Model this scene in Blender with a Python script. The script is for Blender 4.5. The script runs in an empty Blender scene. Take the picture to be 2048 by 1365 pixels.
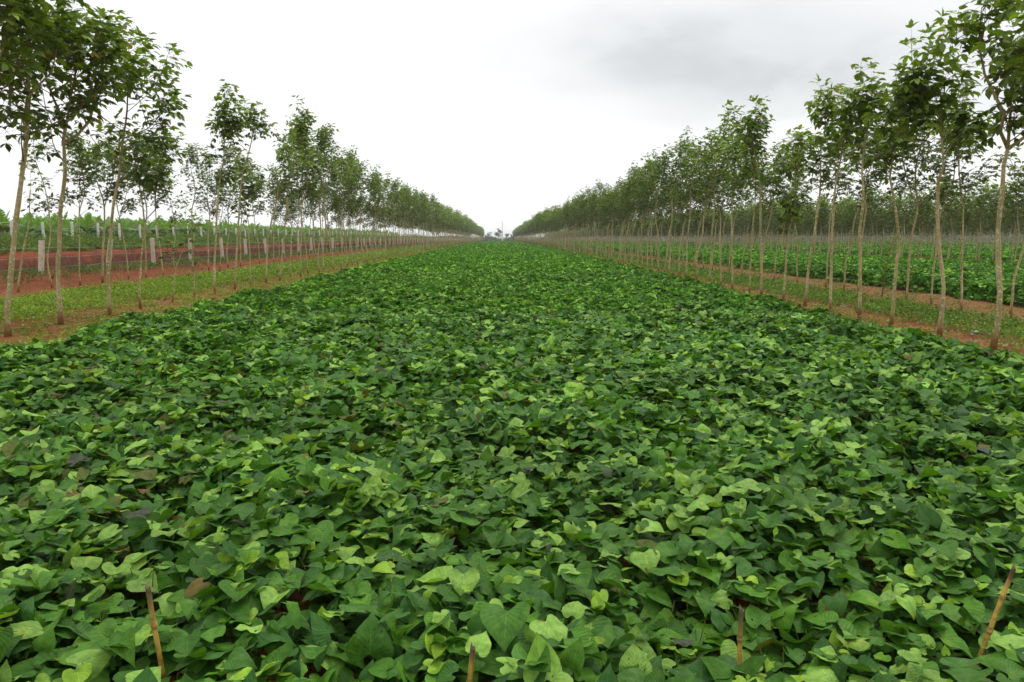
import bpy, math, random
import numpy as np
R = math.radians
rng = np.random.default_rng(11)
SC = bpy.context.scene
COL = SC.collection
GA = 2.399963

# ------------------------------------------------------------------ camera
F = 1593.0
CAMZ = 1.75
PITCH = math.atan(209.5 / F)
YAW = math.atan(24.0 / F)
cam = bpy.data.cameras.new("camera"); cam.lens = 28.0; cam.sensor_width = 36.0
cam.clip_end = 6000; cam.clip_start = 0.05
camo = bpy.data.objects.new("camera", cam); COL.objects.link(camo)
camo.location = (0, 0, CAMZ)
camo.rotation_euler = (R(90) - PITCH, 0, -YAW)
SC.camera = camo

def ray(px, py):
    a = (px - 1024) / F; b = (682.5 - py) / F
    cp, sp, cy, sy = math.cos(PITCH), math.sin(PITCH), math.cos(YAW), math.sin(YAW)
    yf = cp + b * sp; z = -sp + b * cp; x = a
    return np.array([x * cy + yf * sy, -x * sy + yf * cy, z])
def at_x(px, py, X):
    d = ray(px, py); t = X / d[0]; return np.array([X, d[1] * t, CAMZ + d[2] * t])
def at_y(px, py, Y):
    d = ray(px, py); t = Y / d[1]; return np.array([d[0] * t, Y, CAMZ + d[2] * t])
def at_z(px, py, Z):
    d = ray(px, py); t = (Z - CAMZ) / d[2]; return np.array([d[0] * t, d[1] * t, Z])

# ------------------------------------------------------------------ helpers
def vnoise(x, y, scale, seed, n=9):
    r = np.random.default_rng(seed)
    out = np.zeros_like(np.asarray(x, float))
    for i in range(n):
        a = r.uniform(0, 2 * math.pi); k = r.uniform(.6, 1.6) * 2 * math.pi / scale; p = r.uniform(0, 6.28)
        out = out + np.sin((np.cos(a) * x + np.sin(a) * y) * k + p)
    return out / math.sqrt(n)

PX = np.array([-2500, -60, -23.4, -22.6, -20.6, -18.6, -16.4, 2500.])
PZ = np.array([.95, .95, .95, .86, .32, .24, 0.0, 0.0])
def ground_z(x, y):
    x = np.asarray(x, float); y = np.asarray(y, float)
    b = np.interp(x, PX, PZ)
    b = b + np.where(x < -20, .06 * vnoise(x, y, 2.6, 5) * np.clip((-20 - x) / 2, 0, 1) * np.clip((60 + x) / 30, 0, 1), 0)
    yy = np.clip(y - 80, 0, 360)
    fall = -1.2e-5 * yy ** 2
    return b + fall + .012 * vnoise(x, y, 2.2, 6) * (np.abs(x) < 30)

class MB:
    def __init__(s):
        s.v = []; s.q = []; s.t = []; s.c = []; s.uv = []; s.n = 0; s.mq = []; s.mt = []
    def add(s, v, quads=None, tris=None, col=None, uv=None, mat=0):
        v = np.asarray(v, float).reshape(-1, 3); m = len(v)
        s.v.append(v)
        if quads is not None and len(quads):
            q = np.asarray(quads).reshape(-1, 4) + s.n; s.q.append(q); s.mq.append(np.full(len(q), mat))
        if tris is not None and len(tris):
            t = np.asarray(tris).reshape(-1, 3) + s.n; s.t.append(t); s.mt.append(np.full(len(t), mat))
        if col is None: col = np.ones((m, 3))
        s.c.append(np.broadcast_to(np.asarray(col, float).reshape(-1, 3), (m, 3)))
        s.uv.append(np.zeros((m, 2)) if uv is None else np.asarray(uv, float).reshape(-1, 2))
        s.n += m
    def mesh(s, name, mats, smooth=True, uvs=False):
        me = bpy.data.meshes.new(name)
        V = np.concatenate(s.v); C = np.concatenate(s.c)
        Q = np.concatenate(s.q) if s.q else np.zeros((0, 4), int)
        T = np.concatenate(s.t) if s.t else np.zeros((0, 3), int)
        nl = Q.size + T.size; npoly = len(Q) + len(T)
        me.vertices.add(len(V)); me.loops.add(nl); me.polygons.add(npoly)
        me.vertices.foreach_set("co", V.astype(np.float32).ravel())
        li = np.concatenate([Q.ravel(), T.ravel()]).astype(np.int32)
        me.loops.foreach_set("vertex_index", li)
        ls = np.concatenate([np.arange(len(Q)) * 4, Q.size + np.arange(len(T)) * 3]).astype(np.int32)
        me.polygons.foreach_set("loop_start", ls)
        mi = np.concatenate([np.concatenate(s.mq) if s.mq else np.zeros(0), np.concatenate(s.mt) if s.mt else np.zeros(0)]).astype(np.int32)
        me.polygons.foreach_set("material_index", mi)
        me.polygons.foreach_set("use_smooth", np.full(npoly, smooth))
        a = me.attributes.new("col", 'FLOAT_COLOR', 'POINT')
        C4 = np.ones((len(V), 4), np.float32); C4[:, :3] = C
        a.data.foreach_set("color", C4.ravel())
        if uvs:
            U = np.concatenate(s.uv)
            l = me.uv_layers.new(name="UVMap")
            l.data.foreach_set("uv", U[li].astype(np.float32).ravel())
        for m in mats: me.materials.append(m)
        me.update(calc_edges=True)
        return me

def link(name, me, parent=None, loc=(0, 0, 0)):
    o = bpy.data.objects.new(name, me); COL.objects.link(o); o.location = loc
    if parent: o.parent = parent
    return o
def tag(o, label=None, cat=None, group=None, kind=None):
    if label: o['label'] = label
    if cat: o['category'] = cat
    if group: o['group'] = group
    if kind: o['kind'] = kind
    return o
def empty(name, loc, rz=0, sc=1.0):
    o = bpy.data.objects.new(name, None); COL.objects.link(o); o.location = loc
    o.rotation_euler = (0, 0, rz); o.scale = (sc,) * 3; o.empty_display_size = .2
    return o

def norm(a): return a / (np.linalg.norm(a, axis=-1, keepdims=True) + 1e-9)

def tube(mb, pts, rad, k=7, col=None, mat=0, cap=True):
    pts = np.asarray(pts, float); n = len(pts); rad = np.broadcast_to(np.asarray(rad, float), (n,))
    tg = norm(np.gradient(pts, axis=0)); av = np.abs(norm(pts[-1] - pts[0]))
    ref = np.eye(3)[int(np.argmin(av))]
    s = norm(np.cross(tg, ref)); u = np.cross(tg, s)
    a = np.arange(k) * 2 * math.pi / k
    ring = pts[:, None] + rad[:, None, None] * (np.cos(a)[None, :, None] * s[:, None] + np.sin(a)[None, :, None] * u[:, None])
    i = np.arange(n - 1)[:, None] * k; j = np.arange(k)[None]; j2 = (j + 1) % k
    q = np.stack([i + j, i + k + j, i + k + j2, i + j2], -1).reshape(-1, 4)
    V = ring.reshape(-1, 3)
    c = None
    if col is not None:
        col = np.asarray(col, float); c = np.repeat(col, k, 0) if col.ndim == 2 else col
    t = None
    if cap:
        V = np.concatenate([V, pts[-1:], pts[:1]]); m = n * k
        t = [[(n - 1) * k + b, m, (n - 1) * k + (b + 1) % k] for b in range(k)] + [[b, (b + 1) % k, m + 1] for b in range(k)]
        if c is not None and c.ndim == 2: c = np.concatenate([c, c[-1:], c[:1]])
    mb.add(V, q, t, c, mat=mat)

def spline(P, n):
    P = np.asarray(P, float)
    if len(P) < 3:
        t = np.linspace(0, 1, n)[:, None]; return P[0] * (1 - t) + P[-1] * t
    E = np.concatenate([[2 * P[0] - P[1]], P, [2 * P[-1] - P[-2]]])
    d = np.concatenate([[0], np.cumsum(np.linalg.norm(np.diff(P, axis=0), axis=1))])
    ts = np.linspace(0, d[-1], n); out = []
    for t in ts:
        i = min(max(np.searchsorted(d, t, side='right') - 1, 0), len(P) - 2)
        u = (t - d[i]) / (d[i + 1] - d[i]); p0, p1, p2, p3 = E[i:i + 4]
        out.append(.5 * ((2 * p1) + (-p0 + p2) * u + (2 * p0 - 5 * p1 + 4 * p2 - p3) * u ** 2 + (-p0 + 3 * p1 - 3 * p2 + p3) * u ** 3))
    return np.array(out)

def frame(d, nrm):
    d = norm(d); s = norm(np.cross(d, nrm)); n = np.cross(s, d)
    return s, d, n      # local x, y, z axes (arrays N,3)

def place(mb, tv, tq, tt, P, S, D, Nn, col, zfun=None, uv=None, mat=0):
    """copies of a template: tv (V,3) local x,y,z; P (N,3) base, S (N) size, D direction of local y, Nn approx normal, col (N,3)"""
    N = len(P); V = len(tv)
    if N == 0: return
    s, d, n = frame(D, Nn)
    S2 = np.asarray(S, float)
    S2 = S2[:, None] if S2.ndim == 1 else S2   # (N,1) or (N,2): length, width
    L = S2[:, :1]; W = S2[:, -1:]
    x = tv[None, :, 0] * W; y = tv[None, :, 1] * L
    z = (tv[None, :, 2] * L if zfun is None else zfun(tv) * L)
    out = P[:, None] + x[..., None] * s[:, None] + y[..., None] * d[:, None] + z[..., None] * n[:, None]
    off = (np.arange(N) * V)[:, None, None]
    q = (np.asarray(tq)[None] + off).reshape(-1, 4) if tq is not None and len(tq) else None
    t = (np.asarray(tt)[None] + off).reshape(-1, 3) if tt is not None and len(tt) else None
    mb.add(out.reshape(-1, 3), q, t, np.repeat(col, V, 0), None if uv is None else np.tile(uv, (N, 1)), mat=mat)

# ------------------------------------------------------------------ materials
def new_mat(name):
    m = bpy.data.materials.new(name); m.use_nodes = True; nt = m.node_tree; nt.nodes.clear()
    return m, nt, nt.nodes, nt.links
class G:
    """small node-graph helper"""
    def __init__(s, nt): s.nt = nt
    def n(s, t, **k):
        nd = s.nt.nodes.new(t)
        for a, b in k.items(): setattr(nd, a, b)
        return nd
    def _in(s, sock, v):
        if isinstance(v, bpy.types.NodeSocket): s.nt.links.new(v, sock)
        elif v is not None: sock.default_value = v
    def math(s, op, a, b=None, c=None, clamp=False):
        nd = s.n('ShaderNodeMath', operation=op, use_clamp=clamp)
        s._in(nd.inputs[0], a); s._in(nd.inputs[1], b)
        if c is not None: s._in(nd.inputs[2], c)
        return nd.outputs[0]
    def vmath(s, op, a, b=None):
        nd = s.n('ShaderNodeVectorMath', operation=op); s._in(nd.inputs[0], a); s._in(nd.inputs[1], b); return nd.outputs[0]
    def mix(s, f, a, b, blend='MIX'):
        nd = s.n('ShaderNodeMix', data_type='RGBA', blend_type=blend)
        s._in(nd.inputs[0], f); s._in(nd.inputs[6], a); s._in(nd.inputs[7], b); return nd.outputs[2]
    def noise(s, vec, scale, detail=4, rough=.5, dist=0.0, out=0):
        nd = s.n('ShaderNodeTexNoise'); s._in(nd.inputs['Vector'], vec); nd.inputs['Scale'].default_value = scale
        nd.inputs['Detail'].default_value = detail; nd.inputs['Roughness'].default_value = rough; nd.inputs['Distortion'].default_value = dist
        return nd.outputs[out]
    def ss(s, x, lo, hi, a=0.0, b=1.0):
        nd = s.n('ShaderNodeMapRange', interpolation_type='SMOOTHSTEP'); s._in(nd.inputs[0], x)
        nd.inputs[1].default_value = lo; nd.inputs[2].default_value = hi; nd.inputs[3].default_value = a; nd.inputs[4].default_value = b
        return nd.outputs[0]
    def attr(s, name):
        return s.n('ShaderNodeAttribute', attribute_name=name).outputs['Color']
def c4(r, g, b): return (r, g, b, 1.0)

def leaf_mat(name, trans=.28, rough=.5, spec=.3, veins=False, holes=False, back=None, tcol=(1.25, 1.35, .55), spots=0.0):
    m, nt, N, L = new_mat(name); g = G(nt)
    base = g.attr('col'); out = g.n('ShaderNodeOutputMaterial')
    geo = g.n('ShaderNodeNewGeometry')
    pos = g.n('ShaderNodeTexCoord').outputs['Object']
    bump = None
    nz = g.noise(pos, 38.0, 3)
    base = g.mix(g.ss(nz, .35, .7), base, g.mix(1.0, base, c4(.62, .70, .6), 'MULTIPLY'))
    if veins:
        base = g.mix(g.math('MULTIPLY', g.ss(g.noise(pos, 13.0, 3, .6), .56, .72), .5), base, g.mix(1.0, base, c4(1.9, 1.25, .8), 'MULTIPLY'))
    if spots:
        v = g.n('ShaderNodeTexVoronoi', feature='F1'); L.new(pos, v.inputs['Vector']); v.inputs['Scale'].default_value = 42
        wh = g.noise(pos, 6.0, 2)
        mk = g.math('MULTIPLY', g.ss(v.outputs['Distance'], .10, .20, 1, 0), g.ss(wh, .52, .62))
        base = g.mix(g.math('MULTIPLY', mk, spots), base, c4(.16, .13, .03))
    if veins:
        uv = g.n('ShaderNodeUVMap', uv_map="UVMap").outputs[0]
        sp = g.n('ShaderNodeSeparateXYZ'); L.new(uv, sp.inputs[0]); u = g.math('ABSOLUTE', sp.outputs[0])
        v_ = g.math('SUBTRACT', sp.outputs[1], g.math('MULTIPLY', g.math('POWER', u, .8), .55))
        fr = g.math('ABSOLUTE', g.math('SUBTRACT', g.math('FRACT', g.math('MULTIPLY', v_, 6.5)), .5))
        side = g.ss(fr, .44, .5)
        side = g.math('MULTIPLY', side, g.ss(u, .75, 1.0, 1, 0))
        mid = g.ss(u, .015, .045, 1, 0)
        vein = g.math('MAXIMUM', g.math('MULTIPLY', side, .55), mid)
        base = g.mix(g.math('MULTIPLY', vein, .55), base, g.mix(1.0, base, c4(2.0, 1.8, 1.9), 'MULTIPLY'))
        quilt = g.math('SUBTRACT', g.math('MULTIPLY', fr, -1.0), g.math('MULTIPLY', mid, .8))
        hh = g.math('ADD', quilt, g.math('MULTIPLY', g.noise(pos, 90.0, 2), .5))
        bm = g.n('ShaderNodeBump'); bm.inputs['Strength'].default_value = .5; bm.inputs['Distance'].default_value = .004
        L.new(hh, bm.inputs['Height']); bump = bm.outputs[0]
    if back is not None:
        base = g.mix(g.math('MULTIPLY', geo.outputs['Backfacing'], back[0]), base, g.mix(1.0, base, c4(*back[1]), 'MULTIPLY'))
    p = g.n('ShaderNodeBsdfPrincipled'); L.new(base, p.inputs['Base Color']); p.inputs['Roughness'].default_value = rough
    p.inputs['Specular IOR Level'].default_value = spec
    tr = g.n('ShaderNodeBsdfTranslucent'); L.new(g.mix(1.0, base, c4(*tcol), 'MULTIPLY'), tr.inputs['Color'])
    if bump: L.new(bump, p.inputs['Normal'])
    mx = g.n('ShaderNodeMixShader'); mx.inputs[0].default_value = trans
    L.new(p.outputs[0], mx.inputs[1]); L.new(tr.outputs[0], mx.inputs[2])
    if holes:
        wv = g.vmath('ADD', pos, g.vmath('MULTIPLY', g.noise(pos, 60.0, 2, out=1), (.02, .02, .02)))
        vh = g.n('ShaderNodeTexVoronoi', feature='F1'); L.new(wv, vh.inputs['Vector']); vh.inputs['Scale'].default_value = 34
        hm = g.math('MULTIPLY', g.math('LESS_THAN', vh.outputs['Distance'], .15), g.math('GREATER_THAN', g.noise(pos, 9.0, 2), .57))
        tp = g.n('ShaderNodeBsdfTransparent'); m2 = g.n('ShaderNodeMixShader'); L.new(hm, m2.inputs[0]); L.new(mx.outputs[0], m2.inputs[1]); L.new(tp.outputs[0], m2.inputs[2])
        L.new(m2.outputs[0], out.inputs[0])
    else: L.new(mx.outputs[0], out.inputs[0])
    return m

def plain_mat(name, col, rough=.8, spec=.2, ns=None, ncol=None, lo=.4, hi=.65, bump=0.0, attr=False, bscale=60):
    m, nt, N, L = new_mat(name); g = G(nt); out = g.n('ShaderNodeOutputMaterial')
    pos = g.n('ShaderNodeTexCoord').outputs['Object']
    base = g.attr('col') if attr else c4(*col)
    if ns: base = g.mix(g.ss(g.noise(pos, ns, 5, .6), lo, hi), base, c4(*ncol) if not attr else g.mix(1.0, base, c4(*ncol), 'MULTIPLY'))
    p = g.n('ShaderNodeBsdfPrincipled'); g._in(p.inputs['Base Color'], base); p.inputs['Roughness'].default_value = rough
    p.inputs['Specular IOR Level'].default_value = spec
    if bump:
        bm = g.n('ShaderNodeBump'); bm.inputs['Strength'].default_value = bump; bm.inputs['Distance'].default_value = .02
        L.new(g.noise(pos, bscale, 6, .65), bm.inputs['Height']); L.new(bm.outputs[0], p.inputs['Normal'])
    L.new(p.outputs[0], out.inputs[0]); return m

def bark_mat():
    m, nt, N, L = new_mat("rubber_bark"); g = G(nt); out = g.n('ShaderNodeOutputMaterial')
    oi = g.n('ShaderNodeObjectInfo'); tc = g.n('ShaderNodeTexCoord').outputs['Object']
    rnd = g.math('MULTIPLY', oi.outputs['Random'], 37.0)
    cx = g.n('ShaderNodeCombineXYZ'); L.new(rnd, cx.inputs[0]); L.new(rnd, cx.inputs[1]); L.new(rnd, cx.inputs[2])
    pos = g.vmath('ADD', tc, cx.outputs[0])
    st = g.vmath('MULTIPLY', pos, (1, 1, .45))
    sep = g.n('ShaderNodeSeparateXYZ'); L.new(tc, sep.inputs[0]); z = sep.outputs[2]
    base = g.mix(g.ss(g.noise(st, 3.5, 3), .38, .62), c4(.40, .325, .165), c4(.29, .245, .105))
    olive = g.ss(g.noise(pos, 1.6, 4, .6), .46, .64)
    base = g.mix(g.math('MULTIPLY', olive, .7), base, c4(.27, .24, .06))
    pale = g.ss(g.noise(pos, 24.0, 4, .6), .53, .62)
    base = g.mix(g.math('MULTIPLY', pale, .75), base, c4(.60, .56, .42))
    dark = g.ss(g.noise(st, 50.0, 3, .6), .60, .70)
    base = g.mix(g.math('MULTIPLY', dark, .6), base, c4(.09, .07, .045))
    sepc = g.n('ShaderNodeSeparateColor'); L.new(g.attr('col'), sepc.inputs[0])
    base = g.mix(sepc.outputs[0], base, c4(.16, .095, .06))
    zz = g.math('ADD', z, g.math('MULTIPLY', g.noise(pos, 6.0, 3), -.28))
    base = g.mix(g.ss(zz, -.05, .24, .8, 0), base, c4(.24, .105, .035))
    p = g.n('ShaderNodeBsdfPrincipled'); L.new(base, p.inputs['Base Color']); p.inputs['Roughness'].default_value = .85
    p.inputs['Specular IOR Level'].default_value = .15
    bm = g.n('ShaderNodeBump'); bm.inputs['Strength'].default_value = .5; bm.inputs['Distance'].default_value = .01
    L.new(g.noise(pos, 30.0, 5, .65), bm.inputs['Height']); L.new(bm.outputs[0], p.inputs['Normal'])
    L.new(p.outputs[0], out.inputs[0]); return m

M_LEAF_NEAR = leaf_mat("vine_leaf_near", .24, .5, .13, veins=True, holes=True, back=(.5, (1.2, 1.1, 1.2)), spots=.75)
M_LEAF_FAR = leaf_mat("vine_leaf", .24, .6, .04, back=(.5, (1.25, 1.15, 1.3)))
M_TREE_LEAF = leaf_mat("rubber_leaf", .32, .45, .22, back=(.5, (1.2, 1.15, 1.25)))
M_WEED = leaf_mat("weed_leaf", .3, .6, .2)
M_BANANA = leaf_mat("banana_leaf", .3, .45, .35)
M_BARK = bark_mat()
M_TWIG = plain_mat("dry_twig", (.1, .06, .045), .9, .1, attr=True, ns=4, ncol=(.7, .65, .6))
M_CONC = plain_mat("weathered_concrete", (.52, .47, .36), .9, .2, ns=9, ncol=(.34, .29, .19), lo=.45, hi=.7, bump=.35)
M_CONC_PALE = plain_mat("pale_concrete", (.62, .60, .53), .9, .2, ns=7, ncol=(.40, .37, .30), lo=.48, hi=.72, bump=.3)
M_WIRE = plain_mat("galvanised_wire", (.25, .26, .27), .5, .5)
M_STEM = plain_mat("banana_stem", (.16, .17, .06), .7, .2, ns=8, ncol=(.10, .06, .03))

# ------------------------------------------------------------------ ground
def ground():
    m, nt, N, L = new_mat("laterite_ground"); g = G(nt); out = g.n('ShaderNodeOutputMaterial')
    pos = g.n('ShaderNodeTexCoord').outputs['Object']
    sep = g.n('ShaderNodeSeparateXYZ'); L.new(pos, sep.inputs[0]); x = sep.outputs[0]
    n1 = g.noise(pos, .9, 5, .6); n2 = g.noise(pos, 7.0, 6, .65); n3 = g.noise(pos, 45.0, 4, .7)
    red = g.mix(g.ss(n2, .35, .68), c4(.140, .029, .010), c4(.205, .052, .018))
    red = g.mix(g.ss(n3, .52, .66), red, c4(.10, .028, .013))
    # straw thatch and dry leaf litter lying on the soil
    litter = g.mix(g.ss(g.noise(pos, 22.0, 5, .7, 1.5), .42, .6), c4(.155, .068, .026), c4(.29, .17, .07))
    xw = g.math('ADD', x, g.math('MULTIPLY', g.math('SUBTRACT', n1, .5), 1.6))
    ax = g.math('ABSOLUTE', xw)
    f = g.math('MULTIPLY', g.ss(g.noise(pos, 1.7, 6, .75, .4), .47, .60), .8)
    bandR = g.math('MULTIPLY', g.ss(xw, 9.8, 10.8), g.ss(xw, 12.6, 13.4, 1, 0))
    f = g.math('MAXIMUM', f, g.math('MULTIPLY', bandR, g.ss(n2, .38, .62, .1, .6)))
    bank = g.ss(x, -20.0, -19.0, 1, 0)
    f = g.math('MULTIPLY', f, g.math('SUBTRACT', 1.0, g.math('MAXIMUM', bank, g.math('MULTIPLY', g.ss(xw, -14.2, -13.4, 1, 0), .8))))
    base = g.mix(f, red, litter)
    # thin mossy green film
    gm = g.math('MULTIPLY', g.ss(g.noise(pos, 2.3, 6, .7), .42, .58), g.math('MULTIPLY', g.ss(n3, .4, .6), .7))
    gm = g.math('MULTIPLY', gm, g.ss(x, -14.5, -13.0))
    base = g.mix(gm, base, c4(.12, .155, .03))
    far = g.math('MAXIMUM', g.ss(x, -26, -24.5, 1, 0), g.ss(sep.outputs[1], 440, 500))
    base = g.mix(far, base, c4(.05, .08, .025))
    p = g.n('ShaderNodeBsdfPrincipled'); L.new(base, p.inputs['Base Color']); p.inputs['Roughness'].default_value = .95
    p.inputs['Specular IOR Level'].default_value = .1
    bm = g.n('ShaderNodeBump'); bm.inputs['Strength'].default_value = .8; bm.inputs['Distance'].default_value = .03
    L.new(g.math('ADD', n2, g.math('MULTIPLY', n3, .5)), bm.inputs['Height']); L.new(bm.outputs[0], p.inputs['Normal'])
    L.new(p.outputs[0], out.inputs[0])
    xs = np.concatenate([[-2500, -600, -200, -100, -60, -40, -32, -28, -26], np.arange(-25, -16, .25), np.arange(-16, 16.1, .5), np.arange(17, 50, 2), [60, 100, 200, 600, 2500]])
    ys = np.concatenate([[-300, -50, -10], np.arange(-4, 60, .5), np.arange(60, 120, 2), np.arange(120, 460, 8), [500, 700, 1200, 3500]])
    X, Y = np.meshgrid(xs, ys); Z = ground_z(X, Y)
    nx = len(xs); ny = len(ys); i = np.arange(ny - 1)[:, None] * nx; j = np.arange(nx - 1)[None]
    q = np.stack([i + j, i + j + 1, i + nx + j + 1, i + nx + j], -1).reshape(-1, 4)
    mb = MB(); mb.add(np.stack([X, Y, Z], -1).reshape(-1, 3), q)
    o = link("ground", mb.mesh("ground", [m])); tag(o, kind='structure')
ground()

# ------------------------------------------------------------------ crop of vines
# templates: heart shaped blade, x across (-.5..), y from petiole notch to tip
def heart_grid(ncol, ts):
    """rows from the notch to the tip; edge outline (x, y) by row parameter"""
    T = [0, .06, .14, .26, .40, .55, .70, .84, .94]
    EX = [.20, .34, .46, .545, .55, .47, .33, .18, .075]; EY = [-.19, -.20, -.12, .04, .24, .45, .65, .83, .95]
    CY = [0, .05, .12, .24, .38, .53, .69, .84, .95]
    us = np.linspace(-1, 1, ncol); V = []; UV = []
    for t in ts:
        ex, ey, c = np.interp(t, T, EX), np.interp(t, T, EY), np.interp(t, T, CY)
        for u in us: V.append((ex * u, c + (ey - c) * abs(u) ** 1.4, 0)); UV.append((u, c + (ey - c) * abs(u) ** 1.4))
    V.append((0, 1.07, 0)); UV.append((0, 1.07)); q = []; nr = len(ts)
    for r_ in range(nr - 1):
        for k in range(ncol - 1):
            a = r_ * ncol + k; q.append((a, a + 1, a + ncol + 1, a + ncol))
    a = (nr - 1) * ncol; t = [(a + k, a + k + 1, nr * ncol) for k in range(ncol - 1)]
    return np.array(V, float), np.array(q), np.array(t), np.array(UV, float)
def heart_full(): return heart_grid(7, [0, .06, .14, .26, .40, .55, .70, .84, .94])
def heart_half(): return heart_grid(3, [0, .10, .26, .48, .72, .92])
def heart_mid():
    V = np.array([(0, 0, 0), (0, .5, 0), (0, 1.05, 0), (-.3, -.18, 0), (-.54, .14, 0), (-.32, .62, 0), (.3, -.18, 0), (.54, .14, 0), (.32, .62, 0)], float)
    q = [(0, 1, 4, 3), (1, 2, 5, 4), (0, 6, 7, 1), (1, 7, 8, 2)]
    return V, np.array(q), None
def heart_low():
    V = np.array([(0, -.05, 0), (0, 1.0, 0), (-.5, .22, 0), (.5, .22, 0)], float)
    return V, None, np.array([(0, 1, 2), (0, 3, 1)])

def crop_leaves(mb, x0, x1, y0, y1, dens, size, lod, hgt=.36, clip=True, seed=0):
    r = np.random.default_rng(seed + 100)
    A = (x1 - x0) * (y1 - y0); N = int(A * dens)
    x = r.uniform(x0 - .15, x1 + .15, N); y = r.uniform(y0, y1, N)
    if clip:
        k = np.abs(x - .02 * y) < .70 * y + 2.2; x, y = x[k], y[k]
    e0 = x0 + .20 * vnoise(y, y * 0, 2.3, 21 + seed); e1 = x1 + .20 * vnoise(y, y * 0 + 3, 2.6, 22 + seed)
    d = np.minimum(x - e0, e1 - x); k = d > -.12; x, y, d = x[k], y[k], d[k]; N = len(x)
    h = hgt + .02 + .055 * vnoise(x, y, 1.5, 31) + .035 * vnoise(x, y, .62, 32) + .03 * vnoise(x, y, 5.0, 33)
    h = h * (.25 + .75 * np.clip(d / .38, 0, 1) ** .6)
    u = r.uniform(0, 1, N)
    depth = np.where(u < .45, r.uniform(0, .075, N) ** 1.0, r.uniform(.07, .27, N)) * np.clip(h / hgt, .25, 1)
    if lod >= 2: depth *= .55
    z = ground_z(x, y) + np.maximum(h - depth, .03)
    top = 1 - np.clip(depth / .16, 0, 1)
    L = size * np.exp(r.normal(0, .26, N)); L = np.clip(L, size * .5, size * 1.6)
    young = (r.uniform(0, 1, N) < .09) & (depth < .045)
    L = np.where(young, L * .62, L)
    az = r.uniform(0, 2 * math.pi, N)
    patch = vnoise(x, y, 2.6, 36)
    pit = r.normal(R(7), R(19), N)
    up = r.uniform(0, 1, N) < np.clip(.13 + .06 * patch, .03, .35)          # blades the wind has turned up on edge
    pit = np.where(up, r.uniform(R(-74), R(-28), N), pit)
    az = np.where(up, r.normal(R(55), R(60), N), az)
    roll = r.normal(0, R(14), N)
    dh = np.stack([np.cos(az), np.sin(az), np.zeros(N)], -1)
    D = dh * np.cos(pit)[:, None] - np.array([0, 0, 1.]) * np.sin(pit)[:, None]
    Nn = dh * np.sin(pit)[:, None] + np.array([0, 0, 1.]) * np.cos(pit)[:, None]
    sd = np.cross(D, Nn); Nn = Nn * np.cos(roll)[:, None] + sd * np.sin(roll)[:, None]
    P = np.stack([x, y, z], -1) - D * (L * .4)[:, None]
    P[:, 2] = np.maximum(P[:, 2], ground_z(x, y) + .02)
    if lod == 0:
        keep = np.ones(N, bool)
        for (sx, sy) in STAKES:
            xx = sx + (y - sy) * sx / sy
            keep &= ~((np.abs(x - xx) < .065) & (y > sy - .20) & (y < sy + .04) & (z > .335))
    else: keep = np.ones(N, bool)
    # colour of each blade, with some top light and upright shade painted in
    a = r.uniform(0, 1, N)[:, None]; b = r.uniform(0, 1, N)[:, None]
    c = np.array([.034, .100, .010]) * (1 - a) + np.array([.094, .232, .014]) * a
    c = c * (1 - .35 * b) + np.array([.038, .098, .042]) * (.35 * b)
    shoot = vnoise(x, y, .33, 51) + .6 * vnoise(x, y, 1.1, 52)
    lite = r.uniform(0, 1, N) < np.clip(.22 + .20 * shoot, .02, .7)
    c = np.where((lite & (depth < .06))[:, None], np.array([.200, .350, .060]) * (.75 + .45 * b), c)  # clumps of top blades lightened, light contrast put into their colour
    c = np.where((up & (r.uniform(0, 1, N) < .45))[:, None], np.array([.040, .108, .024]) * (.8 + .6 * a), c)  # some upright blades darkened in colour to imitate their shade
    c = np.where(young[:, None], np.array([.22, .37, .032]) * (.75 + .4 * b), c)
    old = r.uniform(0, 1, N) < np.clip(.016 + .025 * vnoise(x, y, 2.2, 37) + .05 * 1.6 * np.exp(-((x + 2.6) ** 2 / 5 + (y - 6.8) ** 2 / 6)), .003, .12) * (lod < 2)
    c = np.where(old[:, None], np.where(a < .45, np.array([.09, .11, .02]), np.where(a < .75, np.array([.062, .070, .042]), np.array([.13, .10, .022]))), c)
    c = c * (1 + .12 * np.clip(patch, -2, 2))[:, None]
    if lod >= .5: c = c * np.array([1.05, 1.08, .95])
    if lod >= 2: c = c * np.array([1.02, 1.10, .8])
    fold = r.uniform(.08, .62, N)[:, None]; fold = np.where(up[:, None], fold * .5, fold)
    curl = r.normal(-.22, .25, N)[:, None]; wav = r.uniform(.0, .13, N)[:, None]; cup = r.normal(.25, .35, N)[:, None]; ph = r.uniform(0, 6.28, N)[:, None]
    def zf(tv):
        X, Y = tv[None, :, 0], tv[None, :, 1]
        return fold * np.abs(X) ** 1.3 + curl * (Y - .3) ** 2 + wav * np.sin(6.5 * Y + ph + 1.5 * X) * np.abs(X) * 2 - cup * X ** 2 * 1.2
    Wd = L * r.uniform(.85, 1.2, N)
    S = np.stack([L, Wd], -1)
    if not keep.all():
        P, S, D, Nn, c, fold, curl, wav, cup, ph = (q[keep] for q in (P, S, D, Nn, c, fold, curl, wav, cup, ph))
    if lod == 0: tv, tq, tt, uv = heart_full(); place(mb, tv, tq, tt, P, S, D, Nn, c, zf, uv)
    elif lod == .5: tv, tq, tt, uv = heart_half(); place(mb, tv, tq, tt, P, S, D, Nn, c, zf, uv)
    elif lod == 1: tv, tq, tt = heart_mid(); place(mb, tv, tq, tt, P, S, D, Nn, c, zf)
    else: tv, tq, tt = heart_low(); place(mb, tv, tq, tt, P, S, D, Nn, c, zf)
    return x, y, z, N

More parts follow.
